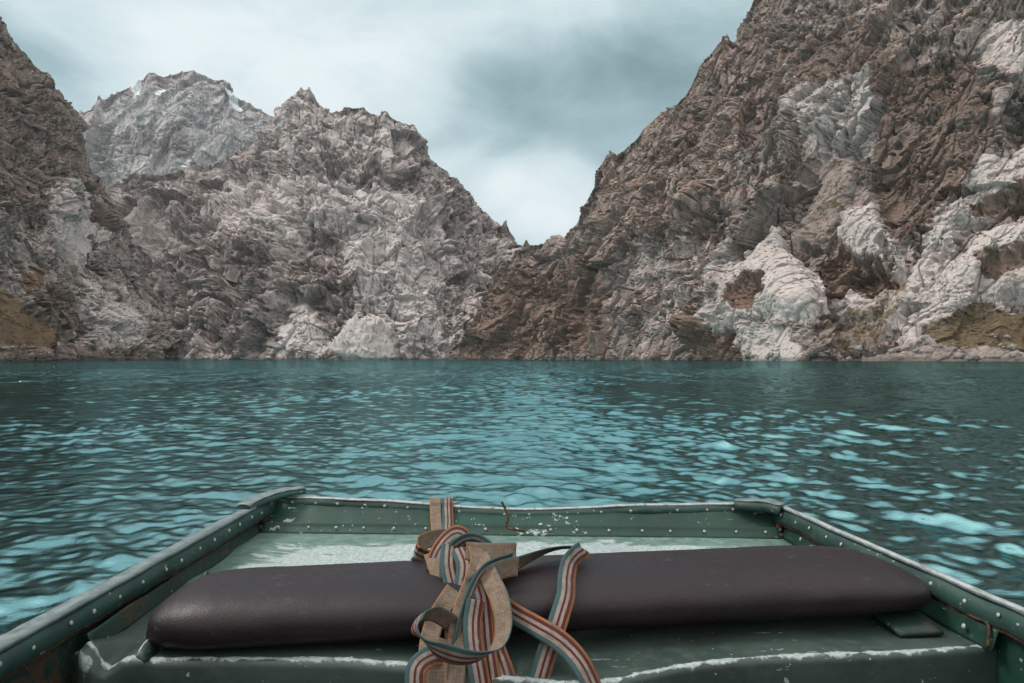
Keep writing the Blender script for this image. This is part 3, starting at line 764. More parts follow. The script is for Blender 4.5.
gunwale_cap(rim, [(-0.006, -0.005), (-0.007, 0.002), (0.013, 0.003), (0.0165, -0.0015), (0.011, 0.001), (-0.004, 0.0)], gb)
# rusty seam under each lip
for p, s, z in ((pl, -1, -lip - 0.004), (pr_, 1, -lip - 0.005)):
    sweep('seam', p, [(s * 0.003, z + 0.008), (s * 0.0235, z + 0.003), (s * 0.0235, z - 0.004), (s * 0.003, z - 0.010)], M_RUST, boat, wob=0.004)
sweep('seam', rim, [(0.002, -0.029), (0.0135, -0.027), (0.0135, -0.033), (0.004, -0.036)], M_RUST, boat, wob=0.003)

# rivets share one domed mesh
def rivet_mesh():
    bm = bmesh.new(); bmesh.ops.create_uvsphere(bm, u_segments=12, v_segments=8, radius=1)
    for v in bm.verts:
        if v.co.z < 0: v.co.z *= 0.1
        v.co.z *= 0.62
    me = bpy.data.meshes.new('rivet'); bm.to_mesh(me); bm.free()
    for p in me.polygons: p.use_smooth = True
    me.materials.append(M_RIVET); return me
RV = rivet_mesh()
def rivet(p, nrm, parent, r=0.0044):
    o = bpy.data.objects.new('rivet', RV); COL.objects.link(o); o.parent = parent
    o.location = p; o.scale = (r * random.uniform(0.85, 1.12),) * 3
    o.rotation_euler = Vector(nrm).to_track_quat('Z', 'Y').to_euler()
def along(path, d):
    s = np.concatenate([[0], np.cumsum(np.linalg.norm(np.diff(path, axis=0), axis=1))])
    return np.array([np.interp(d, s, path[:, i]) for i in range(3)])
for i in range(20):
    d = 0.06 + i * 0.072 + random.uniform(-0.008, 0.008)
    p = along(pl, d); rivet((p[0] + 0.0278, p[1], p[2] - 0.019 + random.uniform(-0.003, 0.003)), (1, 0, 0.15), gl)
    p = along(pr_, d * 0.98 + 0.01); rivet((p[0] - 0.0228, p[1], p[2] - 0.020 + random.uniform(-0.003, 0.003)), (-1, 0, 0.3), gr)
for i in range(20):
    d = 0.07 + i * 0.069 + random.uniform(-0.01, 0.01)
    p = along(rim, d); rivet((p[0], p[1] - 0.0165, p[2] - 0.013), (0, -1, 0.1), gb, 0.0043)

# bow deck: worn plate with flanges folded up at its sides and front roll
DE = [(66, 655), (140, 664), (240, 664), (345, 666), (430, 672), (520, 680), (600, 681), (650, 673), (710, 666), (800, 661), (900, 657), (983, 651), (1003, 650)]
edge = np.array([at(x, y, 0.48) for x, y in DE])
def deck():
    n, m = 130, 64
    e = smooth_path(edge, n)
    e[:, 2] -= np.exp(-((e[:, 0] - 0.10) / 0.16) ** 2) * 0.012
    bk = line((L_bow[0] + 0.012, YB + 0.012, ZD), (R_bow[0] - 0.012, YB - 0.048, ZD), n)
    G = np.zeros((n, m, 3)); ed = np.zeros((n, m))
    # rows: fascia bottom -> roll -> deck -> upturned flange at the bow
    for j in range(m):
        v = j / (m - 1)
        if v < 0.16:
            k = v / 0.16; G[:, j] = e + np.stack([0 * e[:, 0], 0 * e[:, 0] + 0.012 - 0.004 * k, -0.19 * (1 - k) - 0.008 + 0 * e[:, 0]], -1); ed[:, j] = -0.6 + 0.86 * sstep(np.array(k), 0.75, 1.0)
        elif v < 0.24:
            k = (v - 0.16) / 0.08; a = math.pi / 2 * k
            G[:, j] = e + np.array([0, 0.008 + 0.008 * (1 - math.cos(a)), -0.008 + 0.008 * math.sin(a)]); ed[:, j] = 0.32 + 0.30 * k
        else:
            k = (v - 0.24) / 0.76; s = e + np.array([0, 0.016, 0]); G[:, j] = s * (1 - k) + bk * k
            ed[:, j] = 0.60 * (1 - sstep(np.array(k), 0.0, 0.035))
    d = dent(G, 0.010, 3.2, 31); d[:, :10] *= 0.3
    G[..., 2] += d * np.clip((np.arange(m) - 12) / 10, 0, 1)[None] * np.clip((m - 1 - np.arange(m)) / 6, 0, 1)[None]
    # crumpled left corner
    w = np.exp(-(((G[..., 0] + 0.665) / 0.035) ** 2 + ((G[..., 1] - 1.09) / 0.06) ** 2))
    G[..., 2] += w * 0.030 * np.sin((G[..., 0] + 0.70) * 70); G[..., 1] -= w * 0.022
    wf = np.exp(-((G[..., 0] + 0.665) / 0.03) ** 2) * (np.arange(m) < 12)[None]
    G[..., 1] -= wf * 0.014; ed = np.maximum(ed, wf * 0.55)
    ed = np.concatenate([ed.ravel(), ed.ravel()])
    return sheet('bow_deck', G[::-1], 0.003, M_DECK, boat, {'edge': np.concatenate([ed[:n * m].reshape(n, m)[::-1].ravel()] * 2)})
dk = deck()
def flange(name, a, b, h, inward, mat, n=60):
    """strip folded up from the deck along a side, leaning on the hull"""
    p = line(a, b, n); prof = np.linspace(0, 1, 7); G = []
    for k in prof:
        r = p.copy(); r[:, 2] += h * k; r[:, 0] += -inward * (k - 0.3) * 0.012
        r[:, 2] += dent(r, 0.004, 11, 40) * k; G.append(r)
    return sheet(name, np.array(G) if inward < 0 else np.array(G)[::-1], 0.0025, mat, dk)
fR0, fR1 = at(986, 652, 0.478), np.array([R_bow[0] - 0.012, YB - 0.05, ZD + 0.002])
flange('side_flange', fR0 + (0.012, 0, 0), fR1, 0.036, -1, M_BOW)
fL0, fL1 = at(100, 652, 0.478), np.array([L_bow[0] + 0.014, YB, ZD + 0.002])
flange('side_flange', fL0 + (-0.012, 0, 0), fL1, 0.032, 1, M_SIDE)
# flange on the bow panel foot, with its row of rivets
bf0, bf1 = np.array([L_bow[0] + 0.012, YB + 0.012, ZD + 0.004]), np.array([R_bow[0] - 0.012, YB - 0.048, ZD + 0.004])
G = []
for k in np.linspace(0, 1, 7):
    r = line(bf0, bf1, 80); r[:, 2] += 0.024 * k; r[:, 1] += 0.010 * k - 0.012 * (1 - k) ** 3; r[:, 1] += dent(r, 0.003, 9, 50); G.append(r)
bfl = sheet('bow_flange', np.array(G)[::-1], 0.0025, M_BOW, dk)
for i in range(17):
    p = bf0 + (bf1 - bf0) * ((i + 0.6) / 17.2) + np.array([random.uniform(-.01, .01), -0.001, 0.013]); rivet(tuple(p), (0, -1, 0.3), bfl, 0.0043)
for k in (0.08, 0.36, 0.62, 0.88):
    p = fR0 + (0.006, 0, 0) + (fR1 - fR0) * k; rivet((p[0] - 0.001, p[1], p[2] + 0.02), (-1, 0, 0.3), dk, 0.0055)
# rusty tip of the right flange and the rusty corner posts of the bow
sweep('seam', smooth_path([fR0 + (0.004, 0, 0.006), fR0 + (0.008, 0.004, 0.022), fR0 + (0.014, 0.014, 0.038), fR0 + (0.012, 0.05, 0.040), fR0 + (0.008, 0.14, 0.040)], 20), [(-.002, -.002), (.002, -.002), (.002, .002), (-.002, .002)], M_RUST, boat, wob=0.002)
sweep('seam', line((L_bow[0] + 0.010, L_bow[1] - 0.02, L_bow[2] - 0.03), (L_bow[0] + 0.012, YB + 0.004, ZD + 0.01), 12), [(-.007, -.004), (.007, -.004), (.007, .004), (-.007, .004)], M_RUST, boat, up=(0, 1, 0), wob=0.004)
sweep('seam', line((R_bow[0] - 0.016, YB - 0.02, ZD + 0.035), (R_bow[0] - 0.018, YB - 0.05, ZD + 0.006), 8), [(-.006, -.004), (.006, -.004), (.006, .004), (-.006, .004)], M_RUST, boat, up=(0, 1, 0), wob=0.004)
# lifted corner caps
def corner_cap(pts, w, drop, name='corner_cap'):
    p = smooth_path(pts, 16)
    c = sweep(name, p, [(-w, -0.003), (w * 0.9, 0.0), (w, -drop), (w - 0.002, -drop - 0.001), (w * 0.85, -0.003), (-w, -0.005)], M_RIM, boat, wob=0.0012)
    T = np.linspace(-1, 0.92, 7); Tn = np.gradient(p, axis=0); Tn /= np.linalg.norm(Tn, axis=1, keepdims=True); Rt = np.cross(Tn, (0, 0, 1.0))
    Gp = np.stack([p + Rt * w * k + (0, 0, 0.0035 - 0.002 * abs(k)) for k in T])
    Gp[..., 2] += dent(Gp, 0.002, 30, 61)
    sheet('cap_plate', Gp[::-1], 0.0015, M_RIMTOP, c)
    return c
cl = corner_cap([at(243, 506, RIM - 0.012), at(262, 497, RIM - 0.016), at(282, 491, RIM - 0.020), at(303, 488, RIM - 0.020)], 0.022, 0.014)
cr_ = corner_cap([at(736, 500, RIM - 0.008), at(752, 501, RIM - 0.010), at(768, 502, RIM - 0.010), at(783, 505.5, RIM - 0.006)], 0.020, 0.022)
# bent wire hook through a hole in the bow rim
wire = smooth_path([at(502, 500, RIM - 0.012), at(505, 506, RIM + 0.004), at(508, 517, RIM + 0.03), at(506, 524, RIM + 0.045), at(514, 528, RIM + 0.05), at(524, 530, RIM + 0.055)], 24)
wire[:, 1] -= 0.02
th = np.linspace(0, 2 * math.pi, 7)[:-1]
sweep('wire_hook', wire, [(0.0035 * math.cos(a), 0.0035 * math.sin(a)) for a in th], M_RUST, boat, smooth=True, wob=0.003)
# upright edge of a thin liner plate beside the cushion's left end
lp = np.array([at(206, 572, 0.470), at(200, 586, 0.468), at(186, 602, 0.464), at(172, 618, 0.460), at(158, 634, 0.458), at(142, 648, 0.460), at(137, 658, 0.470)])
G = smooth_path(lp, 40); g0 = G.copy(); g0[:, 2] = ZD + 0.001; g0[:, 0] += 0.012
lpo = sheet('liner_plate', np.stack([G, 0.5 * (G + g0) + (0.002, 0, 0), g0]), 0.002, M_SIDE, boat)
sweep('plate_edge', G + (0, 0, 0.001), [(-.0013, -.001), (.0013, -.001), (.0013, .001), (-.0013, .001)], M_ALU, lpo, wob=0.001)

# ------------------------------------------------------------------ cushion
def vinyl():
    m, t = material('dark_brown_vinyl'); P = t.coord('Object')
    n = t.noise(P, 3, 4, 0.6); g = t.voro(P, 420, 'F1'); n2 = t.noise(P, 60, 4, 0.7)
    c = t.mix(t.ramp(n, 0.3, 0.7), (0.0105, 0.0052, 0.0074), (0.0155, 0.0076, 0.0106))
    dust = t.ramp(t.noise(t.mapping(P, scale=(1, 2.5, 2.5)), 26, 5, 0.7), 0.60, 0.72)
    c = t.mix(t.math('MULTIPLY', dust, 0.25), c, (0.12, 0.11, 0.115))
    t.principled(c, t.ramp(n2, 0.3, 0.7, 0.42, 0.54), 0, 0.40, t.bump(g, 0.25, 0.0012, t.bump(n2, 0.12, 0.004)))
    return m
def cushion():
    Lh, D, H = 0.71, 0.112, 0.046
    nu, nv = 200, 72; G = np.zeros((nu, nv, 3))
    us = np.sin(np.linspace(-math.pi / 2, math.pi / 2, nu))
    us = np.sign(us) * (1 - (1 - np.abs(us)) ** 1.25)
    for i, u in enumerate(us):
        x = u * Lh
        # plan narrows and thins to a rounded end
        e = max(0.0, 1 - abs(u) ** 22); kd = e ** 0.33; kh = max(0, 1 - abs(u) ** (12 if u < 0 else 7)) ** (0.42 if u < 0 else 0.5)
        if u < 0: kd *= 1 - 0.25 * max(0, (-u - 0.80) / 0.2) ** 1.5
        for j in range(nv):
            a = 2 * math.pi * j / nv; c, s = math.cos(a), math.sin(a); pw = 0.62
            yy = math.copysign(abs(c) ** pw, c) * D * kd; zz = math.copysign(abs(s) ** (0.95 if s < 0 else 0.72), s) * H * (kh if s > 0 else kh ** 0.35)
            if s < 0: zz *= 0.88
            sk = abs(u) ** 6 * (0.040 if u < 0 else -0.03)
            G[i, j] = (x + sk * ((zz + H) / (2 * H)) + sk * ((yy + D) / (2 * D)), yy, zz + (0.008 * (1 - (yy / D) ** 2) if s > 0 else 0))
    P = (G.reshape(-1, 3) * 1.0).astype(np.float32)
    G[..., 2] += (fbm(P * 6, 3, 70) * 0.0018).reshape(nu, nv) * (G[..., 2] > -0.02)
    G[..., 1] += (fbm(P * np.array([5, 9, 9], np.float32), 3, 75) * 0.0025).reshape(nu, nv)
    # soft creases running in from the ends
    G[..., 2] += (ridged(P * np.array([26, 6, 6], np.float32), 2, 77) * 0.0015).reshape(nu, nv) * sstep(np.abs(G[..., 0]), 0.45, 0.66)
    # pressed in where the strap lies
    G[..., 2] -= np.exp(-((G[..., 0] + 0.13) / 0.07) ** 2) * 0.008 * (G[..., 2] > 0)
    a = np.arange(nu * nv).reshape(nu, nv); b = np.roll(a, -1, 1)
    Fq = np.stack([a[:-1], b[:-1], b[1:], a[1:]], -1).reshape(-1, 4)
    o = mesh_from('cushion', G.reshape(-1, 3), Fq, VIN)
    return o
VIN = vinyl()
cush = cushion()
cush.location = (0.068, 1.24, ZD + 0.053); cush.rotation_euler = (R(3), R(-0.7), R(5.6))
tag(cush, 'long dark brown vinyl cushion lying across the bow deck', 'cushion')
bd = np.array([[(x, y, -0.040 + 0.10 * (y + 0.02)) for x in np.linspace(0.585, 0.665, 8)] for y in (-0.132, -0.10, -0.06, 0.0, 0.06)])
bo = sheet('bracket', bd, 0.008, M_SIDE, cush)
#__STRAP_BEGIN__

# ------------------------------------------------------------------ striped woven strap
def strap_materials():
    m, t = material('striped_webbing')
    v = t.attr('across'); L = t.attr('along')
    r = t.node('ShaderNodeValToRGB'); r.color_ramp.interpolation = 'LINEAR'
    t.put(r.inputs[0], t.math('ADD', v, t.math('MULTIPLY', t.math('SUBTRACT', t.noise(t.coord('Object'), 160, 4, 0.7), 0.5), 0.075)))
    T_, C_, D_, O_ = (0.048, 0.092, 0.098, 1), (0.27, 0.222, 0.195, 1), (0.088, 0.022, 0.023, 1), (0.24, 0.115, 0.05, 1)
    stops = [(0.0, T_), (0.23, T_), (0.25, C_), (0.42, C_), (0.44, D_), (0.54, D_), (0.56, C_), (0.70, C_), (0.72, D_), (0.87, D_), (0.89, O_), (1.0, O_)]
    e = r.color_ramp.elements; e[0].position, e[0].color = stops[0]; e[1].position, e[1].color = stops[-1]
    for p, c in stops[1:-1]: q = e.new(p); q.color = c
    def weave(fx, fy):
        a = t.math('SINE', t.math('MULTIPLY', L, fx)); b = t.math('SINE', t.math('MULTIPLY', v, fy))
        return t.math('MULTIPLY', a, b)
    P = t.coord('Object'); n = t.noise(P, 90, 4, 0.7)
    w = weave(2100, 95)
    c = t.mix(t.math('MULTIPLY', t.ramp(t.noise(P, 28, 4, 0.7), 0.40, 0.70), 0.5), r.outputs[0], (0.06, 0.052, 0.046))
    t.principled(c, 0.9, 0, 0.15, t.bump(w, 0.35, 0.0012))
    m2, t = material('plain_webbing_back')
    v = t.attr('across'); L = t.attr('along'); P = t.coord('Object'); n = t.noise(P, 90, 4, 0.7)
    # little dark stitches in rows
    a = t.math('FRACT', t.math('MULTIPLY', L, 190)); row = t.math('FRACT', t.math('MULTIPLY', v, 6))
    d = t.math('MULTIPLY', t.math('MULTIPLY', t.ramp(a, 0.52, 0.62), t.ramp(a, 0.98, 0.9)), t.math('MULTIPLY', t.ramp(row, 0.28, 0.40), t.ramp(row, 0.72, 0.6)))
    c = t.mix(t.ramp(n, 0.3, 0.7), (0.135, 0.100, 0.076), (0.215, 0.165, 0.126))
    c = t.mix(t.math('MULTIPLY', d, 0.55), c, (0.085, 0.052, 0.038))
    eo = t.math('MAXIMUM', t.ramp(v, 0.94, 0.97), t.ramp(v, 0.06, 0.03))
    c = t.mix(t.math('MULTIPLY', t.ramp(v, 0.93, 0.97), 0.9), c, (0.26, 0.13, 0.055))
    c = t.mix(t.math('MULTIPLY', t.ramp(v, 0.06, 0.03), 0.9), c, (0.07, 0.11, 0.115))
    h = t.math('MULTIPLY', t.math('SINE', t.math('MULTIPLY', L, 1190)), t.math('SINE', t.math('MULTIPLY', v, 38)))
    t.principled(c, 0.92, 0, 0.12, t.bump(h, 0.2, 0.0010))
    return m, m2
STRAP_F, STRAP_B = strap_materials()
def ribbon(ctrl, per=14):
    """ctrl: rows of (px, py, Y, wx, wy, wz): a centre seen at px, py and Y metres ahead; w = half width (px right, px down, px away).
    The striped face looks along (travel x width)."""
    c = np.array(ctrl, float)
    n = per * (len(c) - 1) + 1
    q = smooth_path_u(c, n)
    Y = q[:, 2]; ctr = np.stack([Y * (q[:, 0] - 512) / F, Y, CZ + Y * (HY - q[:, 1]) / F], -1)
    w = np.stack([q[:, 3], q[:, 5], -q[:, 4]], -1)
    T = np.gradient(ctr, axis=0); T /= np.linalg.norm(T, axis=1, keepdims=True)
    w -= T * (w * T).sum(1, keepdims=True); w /= np.linalg.norm(w, axis=1, keepdims=True) + 1e-9
    s = np.concatenate([[0], np.cumsum(np.linalg.norm(np.diff(ctr, axis=0), axis=1))])
    return ctr, w, s
def smooth_path_u(c, n):
    k = len(c); q = np.linspace(0, k - 1, n); m = np.gradient(c, axis=0)
    i = np.clip(q.astype(int), 0, k - 2); s = (q - i)[:, None]
    return ((1 + 2 * s) * (1 - s) ** 2) * c[i] + s * (1 - s) ** 2 * m[i] + s * s * (3 - 2 * s) * c[i + 1] + s * s * (s - 1) * m[i + 1]
def build_strap(runs, hw=0.0158, th=0.0020):
    V, Fs, mi, ac, al = [], [], [], [], []; nv = 0; L0 = 0
    for r in runs:
        ctr, w, s = ribbon(r)
        T = np.gradient(ctr, axis=0); T /= np.linalg.norm(T, axis=1, keepdims=True)
        Nn = np.cross(T, w); n = len(ctr); m = 9
        us = np.linspace(-1, 1, m)
        cup = 0.0012 * (us ** 2)
        front = ctr[:, None] + w[:, None] * (us * hw)[None, :, None] + Nn[:, None] * (th / 2 - cup)[None, :, None]
        bck = front - Nn[:, None] * th
        V += [front.reshape(-1, 3), bck.reshape(-1, 3)]
        a = np.arange(n * m).reshape(n, m); f = grid_faces(n, m)
        fF = f + nv; fB = f[:, ::-1] + nv + n * m
        ring = np.concatenate([a[:, 0], a[-1, 1:], a[-2::-1, -1], a[0, -2:0:-1]]); r2 = np.roll(ring, -1)
        sd = np.stack([ring, ring + n * m, r2 + n * m, r2], -1) + nv
        Fs += [fF, fB, sd]; mi += [0] * len(fF) + [1] * len(fB) + [0] * len(sd)
        A = np.broadcast_to((us + 1) / 2, (n, m)).ravel(); B = np.broadcast_to((s + L0)[:, None], (n, m)).ravel()
        ac += [A, A]; al += [B, B]; nv += 2 * n * m; L0 += s[-1]
    o = mesh_from('strap', np.concatenate(V), np.concatenate(Fs), [STRAP_F, STRAP_B], True, {'across': np.concatenate(ac), 'along': np.concatenate(al)})
    o.data.polygons.foreach_set('material_index', np.array(mi, np.int32)); o.data.update()
    return o
# width vector conventions: moving down with w to the right (+px) shows the striped face
RUNS = [
    # hanging over the bow rim, plain side out (w to the left going down), then striped side out
    [(436, 516, 2.06, -6, 0, 0), (435.5, 499, 2.02, -6, 0, 0), (435.5, 501, 1.952, -6, 0, 0), (435.5, 508, 1.93, -6, 0, 0), (436, 520, 1.885, -5.5, 0, -2), (437, 532, 1.80, -5, 0, -4), (436, 546, 1.62, -6, 2, -4), (440, 560, 1.42, -8, 2, -4)],
    [(447, 516, 2.06, 6, 0, 0), (447.5, 499, 2.02, 6, 0, 0), (447.5, 501, 1.952, 6, 0, 0), (447.5, 508, 1.93, 6, 0, 0), (448, 520, 1.885, 5.5, 0, 2), (448, 532, 1.80, 5, 1, 4), (452, 548, 1.6, 6, 2, 4), (455, 566, 1.4, 8, 2, 4)],
    # small loop standing out on the left of the knot
    [(462, 540, 1.42, 0, -7, 2), (446, 537, 1.38, 1, -7, 2), (430, 539, 1.34, 1, -7, 3), (417, 546, 1.31, 2, -6.5, 3), (416, 553, 1.285, 1, -7, 0), (426, 558, 1.30, 0, -7, -3), (440, 562, 1.33, 0, -7, -3)],
    # arch over the top of the knot, striped side up
    [(438, 592, 1.20, -9, 0, 5), (435, 574, 1.215, -9, 0, 5), (436, 556, 1.235, -9, -3, 6), (446, 540, 1.25, -6, -6, 7), (457, 533, 1.262, 0, -8, 7), (465, 538, 1.262, 6, -6, 7), (468, 550, 1.258, 8, -2, 7), (470, 570, 1.24, 9, 0, 5)],
    # strands running down from the knot
    [(432, 552, 1.25, -9, 2, 2), (437, 566, 1.215, -9, 2, 2), (443, 585, 1.18, -9, 2, 2), (449, 603, 1.155, -9, 2, 2), (453, 622, 1.12, -9, 1, 2), (455, 645, 1.09, -9, 0, 2)],
    [(450, 545, 1.24, 8, 2, 3), (449, 565, 1.20, 8, 1, 3), (454, 588, 1.17, 9, 1, 2), (459, 608, 1.148, 9, 1, 2), (462, 628, 1.12, 9, 0, 2)],
    [(459, 548, 1.235, 8, 1, -3), (465, 565, 1.195, 8, 1, -3), (463, 590, 1.165, 9, 1, 0), (468, 612, 1.14, 9, 1, 0)],
    # broad plain strand in front
    [(476, 548, 1.20, -11, -5, 0), (479, 562, 1.172, -11, -4, 0), (473, 582, 1.145, -11.5, -2, 0), (464, 606, 1.115, -11.5, -1, 0), (459, 630, 1.085, -11.5, 0, 0), (457, 652, 1.05, -11.5, 0, 0), (455, 676, 1.03, -11.5, 0, 0), (452, 700, 1.01, -11.5, 0, 0)],
    # narrow edge-on strand crossing it
    [(511, 560, 1.19, 2, 7, 6), (494, 565, 1.165, 2, 6, 8), (482, 574, 1.14, 4, 3, 9), (473, 592, 1.12, 5, 1, 9), (466, 614, 1.10, 5, 0, 9), (460, 640, 1.075, 5, 0, 9), (458, 656, 1.06, 5, 0, 9)],
    # folded pieces on the right of the knot
    [(466, 551, 1.21, 0, 8.5, -3), (482, 552, 1.20, 0, 8.5, -3), (498, 552, 1.196, 0, 8.5, -3), (512, 552, 1.198, 0, 8.5, -3), (515.5, 553, 1.206, 0, 8.5, -3), (510, 556, 1.216, 0, 8.5, -3), (490, 560, 1.222, 0, 8.5, -3)],
    [(472, 586, 1.14, 5, 9, 0), (486, 577, 1.142, 3, 9, 0), (500, 570, 1.15, 2, 9.5, 0), (512, 567, 1.16, 1, 9.5, 0), (518, 567, 1.163, 1, 9.5, 0)],
    # the big coil
    [(480, 556, 1.185, -9, 3, 3), (490, 578, 1.13, -11, 3, 3), (500, 600, 1.09, -11, 2, 4), (504, 625, 1.06, -9, 1, 7), (499, 645, 1.035, -3, 0, 10), (484, 656, 1.02, 2, 5, 8), (464, 658, 1.01, 0, 8.5, 4), (442, 652, 1.005, 1, 8.5, 3), (425, 642, 1.01, 1, 6, 7), (416, 628, 1.025, -4, 2, 9), (421, 615, 1.05, -2, 4, 9), (434, 613, 1.075, 0, 8, 6), (448, 620, 1.09, -2, 9, 4), (462, 632, 1.10, -4, 8, 3)],
    # striped strands under the coil
    [(474, 575, 1.15, 10, 0, 0), (481, 596, 1.12, 10, 1, 0), (484, 620, 1.10, 10, 1, 0), (486, 645, 1.075, 10, 0, 0), (489, 668, 1.045, 10, 0, 0), (494, 700, 1.02, 10, 0, 0)],
    [(490, 625, 1.10, 9, 0, 2), (496, 648, 1.08, 9, 0, 2), (503, 668, 1.05, 9, -1, 2), (512, 700, 1.02, 9, -1, 2)],
    [(448, 640, 1.07, -11, 0, 2), (440, 660, 1.045, -11, 2, 2), (438, 680, 1.03, -11, 2, 2), (437, 705, 1.02, -11, 2, 2)],
    [(470, 640, 1.07, -11, 0, 2), (468, 662, 1.05, -11, 0, 2), (466, 684, 1.03, -11, 0, 2), (464, 705, 1.02, -11, 0, 2)],
    # loop end at the lower left
    [(446, 655, 1.05, 3, 8, -5), (433, 655, 1.04, 6, 8, -5), (419, 664, 1.02, 10, 4, -4), (415, 678, 1.01, 11, 1, -2), (417, 705, 1.0, 11, 0, 0)],
    # strand leaving to the right, doubling over the cushion and coming back down
    [(478, 590, 1.17, 3, 8, 0), (492, 578, 1.185, 3, 8, 2), (508, 568, 1.20, 3, 7, 4), (526, 559, 1.22, 2, 6, 7), (545, 551, 1.24, 1, 5, 9), (562, 547, 1.25, 1, 4, 9.5), (577, 547, 1.25, 2, 4, 9), (583, 549.5, 1.235, 4, 3, 9), (577, 554, 1.205, 6, 1, 8.5), (570, 563, 1.18, 8, 1, 7), (567, 577, 1.15, 10, 2, 4), (566, 594, 1.12, 11.5, 2, 1), (561, 612, 1.095, 12, 3, 0), (554, 634, 1.07, 12, 3, 0), (546, 656, 1.055, 12, 3, 0), (538, 684, 1.035, 12, 3, 0), (533, 705, 1.02, 12, 3, 0)],
    # strand crossing it to the lower right
    [(496, 600, 1.12, 4, -10, 0), (513, 613, 1.095, 5, -10.5, 0), (534, 625, 1.07, 5, -10, 1), (556, 638, 1.045, 6, -9, 3), (573, 653, 1.03, 7, -7, 5), (586, 672, 1.015, 7, -5, 6), (600, 705, 0.995, 8, -4, 6)],
    # more turns inside the knot
    [(455, 590, 1.135, -9, -4, 2), (446, 603, 1.12, -9, -4, 2), (436, 620, 1.11, -10, -3, 2), (430, 640, 1.09, -10, -1, 2), (429, 662, 1.06, -10, 0, 2), (431, 705, 1.02, -10, 0, 2)],
    [(490, 549, 1.225, -2, 7, 4), (478, 541, 1.24, -1, 7, 4), (466, 541, 1.25, 1, 7, 4), (455, 549, 1.245, 4, 6, 4), (449, 562, 1.225, 7, 3, 4), (448, 580, 1.19, 8, 1, 4)],
    [(476, 600, 1.105, 9, 1, 4), (473, 622, 1.085, 9, 0, 4), (474, 645, 1.06, 9, 0, 4), (478, 668, 1.035, 9, -1, 4), (484, 704, 1.01, 9, -1, 4)],
]
strap = build_strap(RUNS)
tag(strap, 'tangled striped woven strap knotted over the cushion and bow rim', 'strap')
#__STRAP_END__

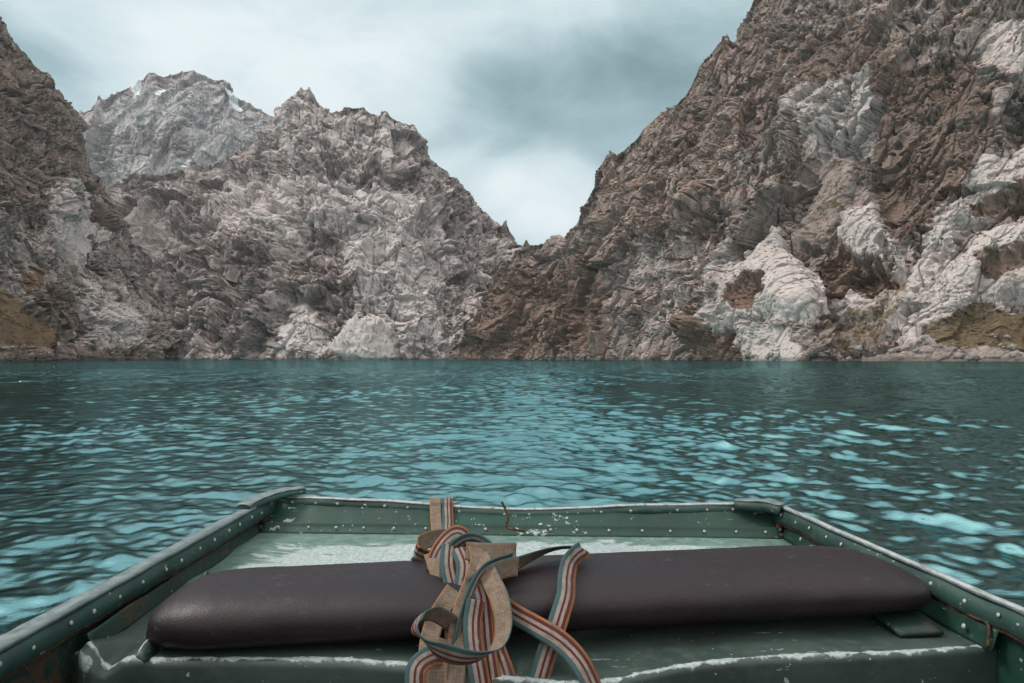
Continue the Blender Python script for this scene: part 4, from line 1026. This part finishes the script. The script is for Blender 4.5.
# ------------------------------------------------------------------ the lake
def build_water():
    a_d = np.radians(np.arange(-47, 47.001, 0.1)); a_c = np.radians(np.arange(50, 311, 3.0))
    ang = np.concatenate([a_d, a_c])
    rs = [0.45]
    while rs[-1] < 60: rs.append(rs[-1] + min(max(0.010, rs[-1] * 0.0048), 0.3))
    while rs[-1] < 6000: rs.append(rs[-1] * 1.06)
    rs = np.array(rs); nr, na = len(rs), len(ang)
    X = rs[:, None] * np.sin(ang)[None]; Y = rs[:, None] * np.cos(ang)[None]
    g = np.random.default_rng(11)
    Z = np.zeros_like(X)
    dr = np.gradient(rs)
    nwave = 110
    lam = np.exp(g.uniform(math.log(0.075), math.log(0.72), nwave))
    th = R(200) + g.normal(0, R(46), nwave)        # wind from ahead and slightly left
    ph = g.uniform(0, 6.283, nwave)
    # slow gusts and long wandering so that the pattern does not look like a sum of sines
    q = np.stack([X.ravel() / 1.9, Y.ravel() / 1.9, 0 * X.ravel()], -1)
    wx = perlin(q, 5).reshape(X.shape) * 0.16; wy = perlin(q + 13, 6).reshape(X.shape) * 0.16
    gust = 0.85 + 0.55 * perlin(q / 3.0 + 40, 8).reshape(X.shape) + 0.35 * perlin(q / 11.0 + 70, 9).reshape(X.shape)
    fine = (np.abs(ang) < R(48)).astype(float)
    for L, t, p in zip(lam, th, ph):
        k = 2 * math.pi / L
        amp = 0.00175 * (L / 0.36) ** (1.05 if L < 0.45 else 0.6)
        w = np.clip((L / (2.2 * dr) - 0.6) / 0.8, 0, 1)
        Z += (amp * w)[:, None] * np.sin(k * ((X + wx) * math.sin(t) + (Y + wy) * math.cos(t)) + p)
    # small chop from turbulent noise
    Z *= fine[None] * gust
    Z = Z + np.maximum(Z, 0) ** 2 * 6.0                # peaked crests
    V = np.stack([X, Y, Z], -1)
    # close the ring
    a = np.arange(nr * na).reshape(nr, na); b = np.roll(a, -1, 1)
    Fq = np.stack([a[:-1], b[:-1], b[1:], a[1:]], -1).reshape(-1, 4)[:, ::-1]
    m, t = material('lake_water')
    P = t.coord('Object')
    dist = t.vmath('LENGTH', P, out='v')
    n1 = t.noise(t.mapping(P, scale=(1, 1.5, 1)), 14, 5, 0.65, 0.3)
    n2 = t.noise(t.mapping(P, scale=(0.6, 1.5, 1), rot=(0, 0, 0.2)), 1.6, 3, 0.6, 0.3)
    b1 = t.bump(n1, 0.20, 0.02)
    n3 = t.ramp(t.noise(t.mapping(P, scale=(1.1, 0.10, 1)), 1.0, 4, 0.7), 0.34, 0.66, 0.25, 1.6)
    f = t.ramp(dist, 8, 40, 0.0, 1.0)
    nb = t.node('ShaderNodeBump'); t.put(nb.inputs['Height'], n2); t.put(nb.inputs['Strength'], t.math('MULTIPLY', t.math('MULTIPLY', f, n3), 0.7))
    nb.inputs['Distance'].default_value = 0.22; t.put(nb.inputs['Normal'], b1)
    col = t.mix(t.ramp(t.noise(P, 0.05, 2), 0.3, 0.7), (0.0005, 0.034, 0.037), (0.0008, 0.041, 0.045))
    body = t.node('ShaderNodeBsdfDiffuse'); t.put(body.inputs[0], col); t.put(body.inputs['Normal'], nb.outputs[0])
    gl = t.node('ShaderNodeBsdfGlossy'); gl.inputs[0].default_value = (0.30, 0.53, 0.545, 1); gl.inputs['Roughness'].default_value = 0.05
    t.put(gl.inputs['Normal'], nb.outputs[0])
    fr = t.node('ShaderNodeFresnel'); fr.inputs[0].default_value = 1.36; t.put(fr.inputs['Normal'], nb.outputs[0])
    mx = t.node('ShaderNodeMixShader'); t.put(mx.inputs[0], fr.outputs[0]); t.l.new(body.outputs[0], mx.inputs[1]); t.l.new(gl.outputs[0], mx.inputs[2])
    out = t.node('ShaderNodeOutputMaterial'); t.l.new(mx.outputs[0], out.inputs[0])
    o = mesh_from('lake_water', V.reshape(-1, 3), Fq, m); o['kind'] = 'structure'
    tag(o, 'rippled dark teal lake water between boat and cliffs')
build_water()
